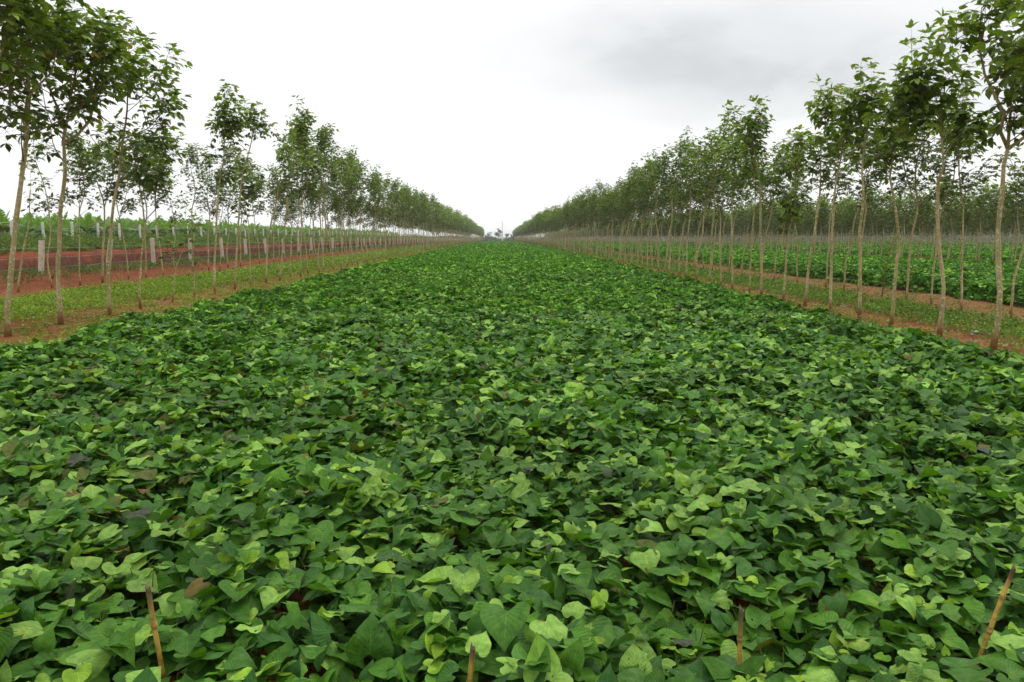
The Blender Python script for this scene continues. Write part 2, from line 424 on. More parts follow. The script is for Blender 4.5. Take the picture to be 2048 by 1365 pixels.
def near_stalks(mb, n, y0, y1):
    r = np.random.default_rng(77)
    for i in range(n):
        y = r.uniform(y0, y1); x = r.uniform(-.7 * y - .5, .7 * y + .5)
        g0 = float(ground_z(x, y)); h = r.uniform(.24, .36); a = r.uniform(0, 6.28); s = r.uniform(.02, .1)
        p = np.array([[x, y, g0 + .03], [x + .4 * s * math.cos(a), y + .4 * s * math.sin(a), g0 + h * .6], [x + s * math.cos(a), y + s * math.sin(a), g0 + h]])
        tube(mb, spline(p, 5), np.linspace(.0035, .002, 5), 4, col=np.array([[.10, .11, .03]] * 5), cap=False)

FX0, FX1 = -6.55, 6.40
STAKES = [tuple(at_z(px, py, .33)[:2]) for px, py in ((322, 1330), (940, 1385), (1481, 1292), (1977, 1268))]
mb = MB(); crop_leaves(mb, FX0, FX1, .7, 6.8, 580, .084, 0, seed=1); crop_leaves(mb, FX0, FX1, 6.8, 15.0, 480, .088, .5, seed=15); near_stalks(mb, 1500, 1.2, 7)
o = link("sweet_potato_vines", mb.mesh("vines_near", [M_LEAF_NEAR], True, True))
tag(o, "heart shaped green vine leaves filling the foreground of the middle field", "crop", kind='stuff')
mb = MB(); crop_leaves(mb, FX0, FX1, 15.0, 32.0, 380, .095, 1, seed=2)
crop_leaves(mb, FX0, FX1, 32.0, 95.0, 160, .135, 2, seed=3); crop_leaves(mb, FX0, FX1, 95.0, 415.0, 36, .24, 3, seed=4)
o = link("sweet_potato_vines", mb.mesh("vines_mid", [M_LEAF_FAR])); tag(o, "green vine crop running between the two tree avenues to the horizon", "crop", kind='stuff')
mb = MB(); crop_leaves(mb, 13.1, 25.3, 15, 38, 230, .125, 1, hgt=.46, seed=5)
crop_leaves(mb, 13.1, 25.3, 38, 120, 90, .17, 2, hgt=.42, seed=6); crop_leaves(mb, 13.1, 25.3, 120, 415, 22, .28, 3, hgt=.4, seed=7)
o = link("sweet_potato_vines", mb.mesh("vines_right", [M_LEAF_FAR])); tag(o, "second strip of green vine crop behind the right tree row", "crop", kind='stuff')
mb = MB(); crop_leaves(mb, 32.2, 44.4, 40, 130, 70, .19, 2, hgt=.42, seed=8); crop_leaves(mb, 51.3, 63.5, 62, 180, 30, .28, 3, hgt=.42, seed=9)
crop_leaves(mb, 32.2, 44.4, 130, 400, 12, .38, 3, hgt=.42, seed=10); crop_leaves(mb, 70.4, 110, 85, 220, 8, .45, 3, hgt=.42, seed=12)
o = link("sweet_potato_vines", mb.mesh("vines_far_right", [M_LEAF_FAR])); tag(o, "farthest strips of green vine crop seen between the trunks on the right", "crop", kind='stuff')

# ------------------------------------------------------------------ weeds, grass, flowers, litter
BLADE = (np.array([(-.5, 0, 0), (.5, 0, 0), (-.3, .55, .03), (.3, .55, .03), (0, 1, -.12)], float), np.array([(0, 1, 3, 2)]), np.array([(2, 3, 4)]))
SMALL = (np.array([(0, 0, 0), (-.5, .45, .12), (.5, .45, .12), (0, 1, -.05)], float), None, np.array([(0, 3, 1), (0, 2, 3)]))
def greenery(mb, x0, x1, y0, y1, dens, hmax, leaf, thr=None, nscale=1.6, seed=0, cols=None, blade_share=.35, clip=True, prof=None):
    r = np.random.default_rng(seed + 500)
    N = int((x1 - x0) * (y1 - y0) * dens); x = r.uniform(x0, x1, N); y = r.uniform(y0, y1, N)
    if clip: k = np.abs(x) < .72 * y + 2.5; x, y = x[k], y[k]
    nz = vnoise(x, y, nscale, seed + 41) + .6 * vnoise(x, y, nscale * .35, seed + 42)
    if thr is not None:
        k = nz > thr + r.normal(0, .25, len(x)); x, y, nz = x[k], y[k], nz[k]
    e = np.minimum(x - x0, x1 - x) / max(.3, (x1 - x0) * .22); k = r.uniform(0, 1, len(x)) < np.clip(e + .15 + .25 * vnoise(y, x, 3.1, seed + 43), 0, 1); x, y, nz = x[k], y[k], nz[k]
    N = len(x); g0 = ground_z(x, y)
    hh = hmax * (.55 + .25 * np.clip(nz, -1.5, 1.8))
    if prof is not None: hh = hh * prof(x)
    hh = np.maximum(hh, hmax * .15)
    if cols is None: cols = ((.17, .28, .02), (.28, .40, .03), (.08, .16, .016))
    a = r.uniform(0, 1, (N, 1)); cA, cB, cC = map(np.array, cols)
    c = np.where(a < .5, cA + (cB - cA) * a * 2, cA + (cC - cA) * (a - .5) * 2)
    c = c * (1 + .13 * vnoise(x, y, 2.8, seed + 44))[:, None].clip(.6, 1.4)
    bl = r.uniform(0, 1, N) < blade_share
    az = r.uniform(0, 6.283, N)
    # blades of grass
    i = bl; n = i.sum(); th = r.uniform(R(20), R(70), n) * 0 + r.uniform(R(45), R(88), n)
    D = np.stack([np.cos(az[i]) * np.cos(th), np.sin(az[i]) * np.cos(th), np.sin(th)], -1)
    place(mb, *BLADE, np.stack([x[i], y[i], g0[i]], -1), np.stack([hh[i] * r.uniform(.6, 1.3, n), np.full(n, leaf * .22)], -1), D, np.stack([np.cos(az[i] + 1.57), np.sin(az[i] + 1.57), np.full(n, .3)], -1), c[i])
    i = ~bl; n = i.sum(); th = r.normal(R(10), R(28), n)
    D = np.stack([np.cos(az[i]) * np.cos(th), np.sin(az[i]) * np.cos(th), np.sin(th)], -1)
    z = g0[i] + hh[i] * r.uniform(.12, 1, n) ** .7
    nn = np.stack([r.normal(0, .45, n), r.normal(0, .45, n), np.ones(n)], -1)
    s = leaf * np.exp(r.normal(0, .3, n))
    place(mb, *SMALL, np.stack([x[i], y[i], z], -1), np.stack([s, s * .75], -1), D, nn, c[i])
def flowers(mb, x0, x1, y0, y1, n, h, seed, col=(.8, .8, .78)):
    r = np.random.default_rng(seed)
    for i in range(n):
        y = r.uniform(y0 ** .5, y1 ** .5) ** 2; x = r.uniform(x0, x1); z = float(ground_z(x, y)) + h * r.uniform(.6, 1.2)
        for k in range(5):
            a = k * 1.257 + i; D = np.array([[math.cos(a), math.sin(a), .25]])
            place(mb, *SMALL, np.array([[x, y, z]]), np.array([[.017, .013]]) * (1 + y / 60), D, np.array([[0, 0, 1.]]), np.array([col]))
def twigs(mb, x0, x1, y0, y1, dens, h0, h1, seed, cols, w=.006, spread=35):
    r = np.random.default_rng(seed); N = int((x1 - x0) * (y1 - y0) * dens)
    x = r.uniform(x0, x1, N); y = r.uniform(y0, y1, N); nz = vnoise(x, y, 2.5, seed) + .5 * vnoise(x, y, .8, seed + 1)
    k = nz > r.uniform(-1.2, .9, N); x, y, nz = x[k], y[k], nz[k]; N = len(x)
    az = r.uniform(0, 6.283, N); th = R(90) - np.abs(r.normal(0, R(spread), N)); th = np.maximum(th, R(8))
    D = np.stack([np.cos(az) * np.cos(th), np.sin(az) * np.cos(th), np.sin(th)], -1)
    h = r.uniform(h0, h1, N) * (1 + .2 * np.clip(nz, -1, 1))
    z = ground_z(x, y) + r.uniform(0, .35, N) * h1 * .6
    a = r.uniform(0, 1, (N, 1)); c = np.array(cols[0]) * (1 - a) + np.array(cols[1]) * a
    ww = np.full(N, w) * (1 + y / 40)
    place(mb, *BLADE, np.stack([x, y, z], -1), np.stack([h, ww], -1), D, np.stack([np.cos(az + 1.57), np.sin(az + 1.57), np.zeros(N)], -1), c)

def zones(fn, x0, x1, ybr, dens, leaf, **k):
    pass
# green strip between the two left rows
mb = MB()
for (ya, yb, dn, lf, sd) in ((12, 34, 520, .05, 1), (34, 75, 170, .085, 2), (75, 200, 40, .17, 3), (200, 410, 10, .3, 4)):
    greenery(mb, -14.0, -9.3, ya, yb, dn * 1.1, .20 if ya < 75 else .25, lf, thr=-.75, seed=sd, blade_share=.3)
    greenery(mb, -9.6, -6.5, ya, yb, dn * 1.0, .085, lf * .9, thr=-.1, nscale=1.1, seed=sd + 10, blade_share=.45, cols=((.22, .27, .03), (.30, .35, .045), (.14, .20, .025)))
    greenery(mb, -17.6, -14.0, ya, yb, dn * .5, .07, lf * .8, thr=.95, nscale=1.3, seed=sd + 20, blade_share=.4)
flowers(mb, -8.6, -6.4, 12, 70, 90, .10, 61); flowers(mb, -13.5, -9.5, 15, 60, 40, .22, 62)
o = link("weeds", mb.mesh("weeds_left", [M_WEED])); tag(o, "bright green weeds and grass between the left tree rows", "weeds", kind='stuff')
mb = MB()
for (ya, yb, dn, lf, sd) in ((11, 34, 520, .05, 5), (34, 75, 170, .085, 6), (75, 200, 40, .17, 7), (200, 410, 10, .3, 8)):
    greenery(mb, 8.15, 10.6, ya, yb, dn, .27, lf, thr=-.9, seed=sd, blade_share=.22, cols=((.11, .22, .02), (.20, .33, .03), (.06, .13, .018)))
    greenery(mb, 6.2, 8.3, ya, yb, dn * 1.0, .08, lf * .9, thr=.2, nscale=1.1, seed=sd + 10, blade_share=.45, cols=((.22, .27, .03), (.30, .35, .045), (.14, .20, .025)))
    greenery(mb, 10.4, 13.2, ya, yb, dn * .7, .06, lf * .75, thr=.3, nscale=1.1, seed=sd + 20, blade_share=.45, cols=((.15, .18, .035), (.2, .23, .05), (.10, .15, .03)))
    if yb > 40:
        greenery(mb, 25.6, 32.2, max(ya, 38), yb, dn * .5, .14, lf, thr=-.4, seed=sd + 30, blade_share=.3)
        greenery(mb, 44.6, 51.3, max(ya, 60), yb, dn * .2, .14, lf * 1.5, thr=-.4, seed=sd + 40, blade_share=.3)
flowers(mb, 8.3, 12.5, 14, 50, 60, .26, 63)
o = link("weeds", mb.mesh("weeds_right", [M_WEED])); tag(o, "leafy green weeds between the right tree rows", "weeds", kind='stuff')
# foot of bank, bushes along the top of the bank
mb = MB()
for (ya, yb, dn, lf, sd) in ((20, 70, 260, .07, 9), (70, 180, 60, .15, 10), (180, 400, 12, .3, 11)):
    greenery(mb, -19.3, -16.9, ya, yb, dn, .30, lf, thr=-.1, nscale=2.4, seed=sd, blade_share=.15, cols=((.06, .13, .02), (.11, .2, .03), (.04, .085, .018)), clip=True)
o = link("weeds", mb.mesh("weeds_bank_foot", [M_WEED])); tag(o, "dark green weeds along the foot of the near fence", "weeds", kind='stuff')
mb = MB()
for (ya, yb, dn, lf, sd) in ((25, 80, 620, .08, 12), (80, 200, 190, .16, 13), (200, 400, 30, .32, 14)):
    greenery(mb, -27.2, -23.0, ya, yb, dn * 1.25, 1.15, lf, nscale=2.2, seed=sd, blade_share=.08, clip=False, cols=((.12, .19, .03), (.20, .27, .05), (.075, .125, .025)), prof=lambda x: np.interp(x, [-27.2, -25.2, -23.0], [1.15, 1.0, .35]))
for (ya, yb, dn, lf) in ((25, 90, 26, .32), (90, 240, 9, .6)):
    greenery(mb, -52, -29.5, ya, yb, dn, 1.5, lf, nscale=4, seed=int(ya) + 91, blade_share=.0, clip=False, cols=((.08, .16, .03), (.12, .21, .035), (.05, .10, .022)))
o = link("hedge_bushes", mb.mesh("hedge", [M_WEED])); tag(o, "olive green scrub hedge along the top of the red bank", "hedge", kind='stuff')
mb = MB()
twigs(mb, -21.6, -18.9, 22, 80, 210, .10, .62, 71, ((.13, .06, .038), (.28, .16, .11)), .006)
twigs(mb, -21.6, -18.9, 80, 200, 55, .12, .6, 72, ((.085, .045, .035), (.17, .10, .075)), .010)
twigs(mb, -21.9, -19.2, 200, 400, 14, .3, .7, 73, ((.085, .045, .035), (.17, .10, .075)), .018)
o = link("dry_weeds", mb.mesh("dry_weeds", [M_TWIG])); tag(o, "brown dead weeds covering the slope of the red bank", "dry weeds", kind='stuff')
mb = MB()
rr = np.random.default_rng(5)
for (xa, xb, n) in ((-9.8, -8.6, 420), (7.6, 8.8, 420), (-17, -6.6, 500), (6.6, 13, 600)):
    y = rr.uniform(11 ** .5, 45 ** .5, n) ** 2; x = rr.uniform(xa, xb, n); az = rr.uniform(0, 6.28, n)
    k = vnoise(x, y, 2.2, 81) > -.2; x, y, az = x[k], y[k], az[k]; n = len(x)
    a = rr.uniform(0, 1, (n, 1)); c = np.array([.16, .09, .05]) * (1 - a) + np.array([.42, .36, .28]) * a
    place(mb, *SMALL, np.stack([x, y, ground_z(x, y) + .02 + rr.uniform(0, .03, n)], -1), np.stack([rr.uniform(.05, .14, n), rr.uniform(.025, .06, n)], -1), np.stack([np.cos(az), np.sin(az), rr.normal(0, .35, n)], -1), np.stack([rr.normal(0, .5, n), rr.normal(0, .5, n), np.ones(n)], -1), c)
o = link("leaf_litter", mb.mesh("leaf_litter", [M_TWIG], False)); tag(o, "dry fallen leaves scattered on the red soil under the trees", "leaf litter", kind='stuff')

# ------------------------------------------------------------------ rubber trees
LEAFLET = (np.array([(0, 0, 0), (-.36, .3, .05), (.36, .3, .05), (-.42, .62, .03), (.42, .62, .03), (0, 1, -.14), (0, .3, -.01), (0, .64, -.02)], float),
           np.array([(1, 6, 7, 3), (6, 2, 4, 7)]), np.array([(0, 6, 1), (0, 2, 6), (3, 7, 5), (7, 4, 5)]))
LEAFLOW = (np.array([(0, 0, 0), (-.45, .5, .06), (.45, .5, .06), (0, 1, -.1)], float), None, np.array([(0, 3, 1), (0, 2, 3)]))
def clusters(mb, C, hrel, r, nleaf=10, leaf=.15, low=False, wind=.4, petiole=True):
    """whorls of three-part leaves at the points C (M,3); hrel 0..1 = how high in the crown"""
    M = len(C)
    if M == 0: return
    k = np.tile(np.arange(nleaf), M); idx = np.repeat(np.arange(M), nleaf); n = len(k)
    az = k * GA + np.repeat(r.uniform(0, 6.28, M), nleaf) + r.normal(0, .25, n)
    el = R(55) - (k / nleaf) * R(75) + r.normal(0, R(14), n)
    pd = np.stack([np.cos(az) * np.cos(el), np.sin(az) * np.cos(el), np.sin(el)], -1)
    pl = r.uniform(.10, .24, n) * leaf / .15
    start = C[idx] - np.array([0, 0, 1.]) * ((k / nleaf) * .16)[:, None]
    end = start + (pd + np.array([wind * .35, 0, -.12])) * pl[:, None]
    if petiole and not low:
        mid = (start + end) / 2 + np.array([0, 0, .01]); w = .0022
        s = norm(np.cross(pd, np.array([0, 0, 1.]))) * w; u = np.array([0, 0, w])
        V = np.stack([start + s, start - s, start + u * 1.5, end + s, end - s, end + u * 1.5], 1)
        off = (np.arange(n) * 6)[:, None, None]
        q = (np.array([(0, 1, 4, 3), (1, 2, 5, 4), (2, 0, 3, 5)])[None] + off).reshape(-1, 4)
        mb.add(V.reshape(-1, 3), q, None, np.array([.12, .14, .04]))
    dd = pd.copy(); dd[:, 2] -= r.uniform(.15, .9, n); dd[:, 0] += wind * r.uniform(.3, 1.5, n); dd = norm(dd)
    nn = np.array([0, 0, 1.]) + r.normal(0, .28, (n, 3)); sd = norm(np.cross(dd, nn))
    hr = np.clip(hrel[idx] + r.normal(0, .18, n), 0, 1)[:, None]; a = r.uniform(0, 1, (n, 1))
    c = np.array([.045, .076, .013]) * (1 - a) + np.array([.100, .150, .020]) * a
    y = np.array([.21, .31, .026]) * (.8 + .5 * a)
    c = c * (1 - hr ** 2.2 * .75) + y * (hr ** 2.2 * .75)  # young growth towards the top, lightened further to imitate top light
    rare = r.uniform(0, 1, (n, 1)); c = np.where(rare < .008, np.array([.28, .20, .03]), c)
    T = LEAFLOW if low else LEAFLET
    for ang in (-52, 0, 52):
        if low and ang == 0 and False: continue
        d3 = dd * math.cos(R(ang)) + sd * math.sin(R(ang)); L = leaf * r.uniform(.75, 1.25, n) * (1.0 if ang == 0 else .88)
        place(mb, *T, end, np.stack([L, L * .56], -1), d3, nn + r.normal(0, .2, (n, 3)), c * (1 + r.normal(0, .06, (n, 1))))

def make_tree(seed, stems, r0, hc, cr, dens=1.0, leaf=.15, sides=8, nleaf=10, low=False, wind=.4, name="rubber", extra=None, brlen=1.0):
    """stems: list of (points, radius at start or None); first starts at the ground."""
    r = np.random.default_rng(seed); tb = MB(); cb = MB(); C = []; H = []
    ztop = max(np.asarray(s[0])[-1][2] for s in stems)
    for si, st in enumerate(stems):
        P = np.asarray(st[0], float); ra = st[1] if len(st) > 1 and st[1] else r0
        ln = np.sum(np.linalg.norm(np.diff(P, axis=0), axis=1)); n = max(6, int(ln / (.28 if not low else .8)))
        S = spline(P, n); t = np.linspace(0, 1, n)
        if not low: S[1:-1, :2] += r.normal(0, .006, (n - 2, 2))
        rad = ra * (1 - .45 * t ** .8) * (1 - .65 * np.clip((t - .5) / .5, 0, 1) ** 1.3)
        if not low: rad = rad * (1 + .05 * r.normal(0, 1, n))
        if si == 0:
            rad = rad + ra * .35 * np.exp(-S[:, 2] / .06)
            S[0, 2] -= .05
        tw = np.clip((S[:, 2] - hc) / (ztop - hc + .1) * 1.3, 0, 1)
        tube(tb, S, np.maximum(rad, .004), sides, col=np.stack([tw] * 3, -1))
        # side branches
        seglen = ln / (n - 1); zz = S[:, 2]; hb = max(hc, zz[0] + .25 if si else hc)
        if zz[-1] < hb + .2: hb = zz[-1] - .4
        step = .30 / dens; h = hb + r.uniform(0, .2); k = r.integers(0, 10)
        while h < zz[-1] - .12:
            i = np.interp(h, zz, np.arange(n)); p0 = np.array([np.interp(i, np.arange(n), S[:, q]) for q in range(3)])
            t_ = (h - hb) / (zz[-1] - hb + .01); prof = np.interp(t_, [0, .2, .5, .8, 1], [.75, 1.0, .95, .6, .3])
            L = cr * prof * r.uniform(.6, 1.15) * brlen; a = k * GA + r.normal(0, .35); k += 1
            e = R(r.uniform(22, 52)); e2 = R(r.uniform(45, 75))
            d1 = np.array([math.cos(a) * math.cos(e), math.sin(a) * math.cos(e), math.sin(e)])
            d2 = np.array([math.cos(a) * math.cos(e2), math.sin(a) * math.cos(e2), math.sin(e2)])
            p1 = p0 + d1 * L * .5; p2 = p1 + d2 * L * .5 + np.array([.08 * wind * 2, 0, 0])
            B = spline([p0, p1, p2], 6); rb = np.interp(h, zz, rad) * .45
            tube(tb, B, np.linspace(min(rb, .016), .004, 6), 5 if not low else 3, col=np.ones((6, 3)) * .85, cap=False)
            pts = [B[-1]]
            for tt in (.42, .62, .80):
                if r.uniform() < .85 * min(1, dens + .15):
                    q = B[int(tt * 5)]; aa = a + r.choice([-1, 1]) * r.uniform(.5, 1.3); tl = r.uniform(.15, .42) * min(1.2, L)
                    w = q + np.array([math.cos(aa) * tl * .75, math.sin(aa) * tl * .75, tl * .6])
                    tube(tb, [q, (q + w) / 2 + np.array([0, 0, -.01]), w], [.005, .004, .003], 4 if not low else 3, col=np.ones((3, 3)), cap=False)
                    pts.append(w)
            for q in pts: C.append(q); H.append((q[2] - hc) / (ztop - hc + .01))
            h += step * r.uniform(.6, 1.3)
        if not low:
            for b_ in range(r.integers(1, 4)):
                a = r.uniform(0, 6.28); p0 = S[-1 - int(r.integers(1, 4))]; Ls = r.uniform(.4, 1.0)
                w = p0 + np.array([math.cos(a) * .28 * Ls + .1 * wind, math.sin(a) * .28 * Ls, Ls])
                tube(tb, spline([p0, (p0 + w) / 2 + np.array([.03, 0, -.03]), w], 4), [.008, .007, .005, .004], 4, col=np.ones((4, 3)), cap=False); C.append(w); H.append(1.05); C.append(p0 * .45 + w * .55); H.append(1.0)
        for q in (S[-1], S[-2], S[-3]):
            C.append(q); H.append((q[2] - hc) / (ztop - hc + .01))
    if extra:
        for q in extra: C.append(np.array(q)); H.append(.5)
    C = np.array(C); H = np.array(H)
    clusters(cb, C, H, r, nleaf, leaf, low, wind, petiole=not low)
    return tb.mesh(name + "_trunk", [M_BARK]), cb.mesh(name + "_crown", [M_TREE_LEAF])

TREES = []     # (row, Y, object)
def add_tree(mt, mc, loc, rz=0, sc=1.0, name="rubber_tree"):
    e = empty(name, loc, rz, sc); a = link("trunk", mt, e); b = link("crown", mc, e)
    return e
XLI, XRI, XLO, XRO, XR3, XR4 = -8.7, 7.65, -15.1, 11.0, 26.5, 29.7
GRP = {'LI': "rubber trees in the row along the left edge of the middle field", 'RI': "rubber trees in the row along the right edge of the middle field",
       'LO': "rubber trees in the outer left row beside the bank", 'RO': "rubber trees in the row behind the right weed strip",
       'R3': "rubber trees in the row beyond the second crop strip", 'R4': "rubber trees in the farther double row on the right",
       'R5': "rubber trees far off on the right", 'R6': "rubber trees far off on the right"}

def px_tree(row, X, base, pts, forks=(), r0=.055, hc=3.0, cr=1.1, dens=1.0, leaf=.15, seed=0, nleaf=10, wind=.4, label=None, brlen=1.0, top_w=None):
    """pts: photo points up the trunk at the depth of the base; forks: list of (points, radius)"""
    Y = X / ray(base[0], 600)[0] * ray(base[0], 600)[1]
    g0 = float(ground_z(X, Y)); r = np.random.default_rng(seed + 900)
    def conv(L, y0=0.0, amp=.12):
        out = []
        for i, (a, b) in enumerate(L):
            q = at_y(a, b, Y); out.append([q[0] - X, y0 + (r.normal(0, amp) if i and amp else 0), q[2] - g0])
        return out
    main = conv([base] + list(pts), 0, .05); main[0] = [0, 0, 0]
    stems = [(main, r0)]
    for f, rf in forks:
        q = conv(f, 0, .10); 
        j = int(np.argmin([abs(m[2] - q[0][2]) for m in main])); q[0][1] = main[j][1]
        stems.append((q, rf))
    stems = [(a_, b_ * .84) for a_, b_ in stems]
    mt, mc = make_tree(seed, stems, r0 * .84, hc, cr, dens * (.66 if cr > .5 else 1), leaf * (1.16 if cr > .5 else 1), 9, nleaf, wind=wind, brlen=brlen)
    e = add_tree(mt, mc, (X, Y, g0)); tag(e, label, "tree", GRP[row]); TREES.append((row, Y)); return e

D_L = "rubber tree in the inner row left of the crop"
px_tree('LI', XLI, (-105, 690), [(-95, 500), (-80, 330), (-60, 200), (-30, 60), (-20, -60)], [([(-70, 250), (-30, 170), (10, 60), (30, -40)], .028)], .06, 3.0, 1.3, .9, seed=1, label="rubber tree cut off by the left frame, beside the thick mottled trunk")
px_tree('LI', XLI, (10, 668), [(14, 620), (20, 560), (30, 440), (47, 300), (57, 180), (60, 60), (58, -90)], [([(48, 235), (80, 195), (108, 150), (120, 60)], .025), ([(50, 262), (25, 190), (0, 130), (-20, 40)], .022)], .060, 3.0, 1.5, 1.3, seed=2, nleaf=10, brlen=1.15, label="tall mottled rubber tree nearest the camera at the left edge")
px_tree('LI', XLI, (118, 640), [(116.5, 560), (117.5, 481), (124, 420), (129, 350), (131, 290), (133, 262), (140, 200), (150, 130), (140, 60)], [([(130, 288), (122, 255), (108, 222), (95, 160), (88, 90)], .035), ([(131, 290), (150, 263), (170, 232), (190, 170), (215, 100)], .038)], .056, 3.05, 1.7, 1.4, seed=3, nleaf=10, label="thick straight rubber tree forking in a Y, second from the left edge")
px_tree('LI', XLI, (217, 635), [(219, 560), (221, 480), (227, 420), (238, 340), (247, 280), (254, 235), (262, 170), (272, 105)], [([(246, 278), (290, 258), (325, 225), (348, 205)], .018)], .047, 2.75, 1.75, 1.4, seed=4, nleaf=10, label="slender pale rubber tree right of the Y forked one, leaning right")
px_tree('LI', XLI, (280, 628), [(281, 575), (281, 525), (285, 480), (288, 443), (284, 399), (276, 362), (272, 320), (268, 280)], [([(288, 443), (306, 422), (319, 378), (330, 330), (335, 300)], .016)], .032, 2.7, 1.1, 1.1, seed=5, leaf=.14, label="thin rubber tree with a dark side shoot forking at mid trunk, on the left")
px_tree('LI', XLI, (343, 607), [(347, 568), (352, 528), (365, 499), (379, 475), (392, 446)], [([(352, 528), (338, 508), (327, 490)], .010)], .022, 1.9, .32, .55, seed=6, leaf=.12, nleaf=5, label="small young rubber tree splitting low into a dark V")
px_tree('LI', XLI, (389, 601), [(388.5, 555), (388, 509)], [], .030, 1.15, .10, .3, seed=7, leaf=.11, nleaf=3, label="short topped rubber trunk with a tuft of leaves, beside the small V shaped tree")
px_tree('LI', XLI, (430, 593), [(428.6, 525), (432.5, 446), (438, 367), (445, 325), (450, 290), (450, 235), (449, 188)], [([(448, 300), (438, 265), (432, 238)], .014), ([(449, 290), (462, 258), (478, 240)], .014)], .042, 3.4, .62, .75, seed=8, nleaf=9, label="pale rubber tree with the tall thin spire of leaves standing alone above the rest")
px_tree('LI', XLI, (470.5, 584), [(472, 540), (474.6, 472), (481, 393), (488, 345), (503, 281), (509, 240), (514, 218)], [], .042, 3.2, .85, .8, seed=9, label="rubber tree leaning right with pointed top, just right of the tall thin spire")
px_tree('LI', XLI, (503, 574), [(499.4, 504), (499.4, 480), (497, 446), (490, 410), (486, 380), (482, 345)], [([(499, 480), (492, 450), (480, 420), (476, 390)], .012)], .026, 2.9, .7, .7, seed=10, label="thin crooked " + D_L + ", ninth from the camera")
px_tree('LI', XLI, (532.8, 571), [(533.7, 499), (539, 464), (549, 420), (543 + 14, 382), (566, 330), (575, 300)], [], .044, 3.0, 1.15, 1.0, seed=11, label="stout curved " + D_L + ", tenth from the camera")
px_tree('LI', XLI, (560, 566), [(563, 515), (568, 455), (572.5, 420), (574, 384), (585, 330), (598, 275), (605, 236)], [], .044, 3.0, 1.0, 1.0, seed=12, label="rubber tree with a high ragged peak, eleventh in the inner row left of the crop")
px_tree('LI', XLI, (582, 559), [(582, 510), (583, 450), (577, 422), (576, 390), (580, 340), (585, 310)], [], .030, 2.9, .9, .8, seed=13, label="kinked " + D_L + ", twelfth from the camera")
D_R = "rubber tree in the inner row right of the crop"
px_tree('RI', XRI, (2128, 730), [(2122, 600), (2120, 450), (2112, 330), (2105, 200), (2095, 100), (2090, 10)], [([(2112, 330), (2080, 230), (2062, 120), (2055, 40)], .03)], .055, 3.0, 1.1, .9, seed=21, wind=.6, label="rubber tree cut off by the frame, right of the thick trunk at the right edge")
px_tree('RI', XRI, (1993.5, 702), [(1995, 640), (1996, 574), (1998, 457), (2004, 360), (2012, 324), (2017, 298), (2018, 240), (2022, 160), (2020, 80)], [([(2017, 298), (2002, 272), (1987, 235), (1970, 170), (1962, 90), (1971, 12)], .034), ([(2017, 298), (2045, 270), (2075, 230), (2090, 150)], .034)], .053, 3.0, .95, 1.0, seed=22, wind=.6, label="thick mottled rubber tree with a soil stained foot, nearest the camera at the right edge")
px_tree('RI', XRI, (1883.6, 681), [(1879.5, 574), (1878, 486), (1881, 370), (1880, 336), (1882.6, 274), (1886, 224), (1888, 154)], [([(1882, 308), (1850, 297), (1815, 262), (1797, 230)], .014), ([(1882.6, 276), (1860, 250), (1831, 208), (1812, 187)], .014), ([(1884, 250), (1860, 215), (1838, 165), (1818, 145)], .013), ([(1882, 310), (1910, 285), (1945, 255)], .013)], .046, 3.3, .75, .9, seed=23, wind=.6, nleaf=9, label="straight pale rubber tree with open spreading branches, second right of the crop")
px_tree('RI', XRI, (1785.5, 651), [(1791, 563), (1798.7, 492), (1801.6, 469), (1795.7, 451), (1790, 413), (1784, 369), (1782.6, 340), (1790, 290), (1800, 255)], [], .043, 3.0, 1.0, 1.0, seed=24, wind=.6, label="rubber tree with a sharp elbow in its trunk, third right of the crop")
px_tree('RI', XRI, (1721, 631), [(1719.6, 545), (1721, 472), (1724, 399), (1724.5, 334), (1732, 249), (1741, 222), (1752, 197)], [([(1730, 270), (1712, 240), (1697, 200)], .014)], .043, 3.1, .95, 1.0, seed=25, wind=.6, label="straight rubber tree with two thin leaf topped shoots, fourth right of the crop")
px_tree('RI', XRI, (1663, 621), [(1663, 545), (1667, 457), (1671, 384), (1680, 330), (1688, 270), (1693, 235)], [([(1686, 300), (1660, 262), (1636, 218)], .013)], .042, 2.9, 1.05, 1.05, seed=26, wind=.6, label="slightly bowed " + D_R + ", fifth from the camera")
px_tree('RI', XRI, (1610, 607), [(1618.5, 527), (1626, 480), (1636, 407), (1642, 369), (1640, 320), (1632, 280)], [], .045, 2.8, 1.1, 1.1, seed=27, wind=.6, label="right leaning " + D_R + ", sixth from the camera")
px_tree('RI', XRI, (1567, 600), [(1570, 539), (1574.5, 472), (1587.7, 419), (1590.6, 369), (1588, 320), (1580, 285)], [([(1573, 505), (1566, 480), (1571, 440), (1580, 400)], .02)], .036, 2.8, 1.1, 1.1, seed=28, wind=.6, label="rubber tree with a second thin stem at its trunk, seventh in the right inner row")
px_tree('RI', XRI, (1523, 586.5), [(1523, 520), (1522, 457), (1520, 369), (1512, 330), (1508, 270), (1518, 245)], [([(1510, 300), (1500, 265), (1494, 240)], .013)], .045, 2.8, 1.05, 1.05, seed=29, wind=.6, label="rubber tree rising highest above its neighbours, eighth in the right inner row")
px_tree('RI', XRI, (1498, 585), [(1504, 457), (1510, 384), (1505, 330), (1500, 300)], [], .034, 2.7, 1.1, 1.1, seed=30, wind=.6, label="slim " + D_R + ", ninth from the camera")
px_tree('RI', XRI, (1464.6, 579), [(1463, 486), (1464.6, 393), (1468, 340), (1470, 290)], [], .038, 2.8, 1.1, 1.1, seed=31, wind=.6, label="straight " + D_R + ", tenth from the camera")
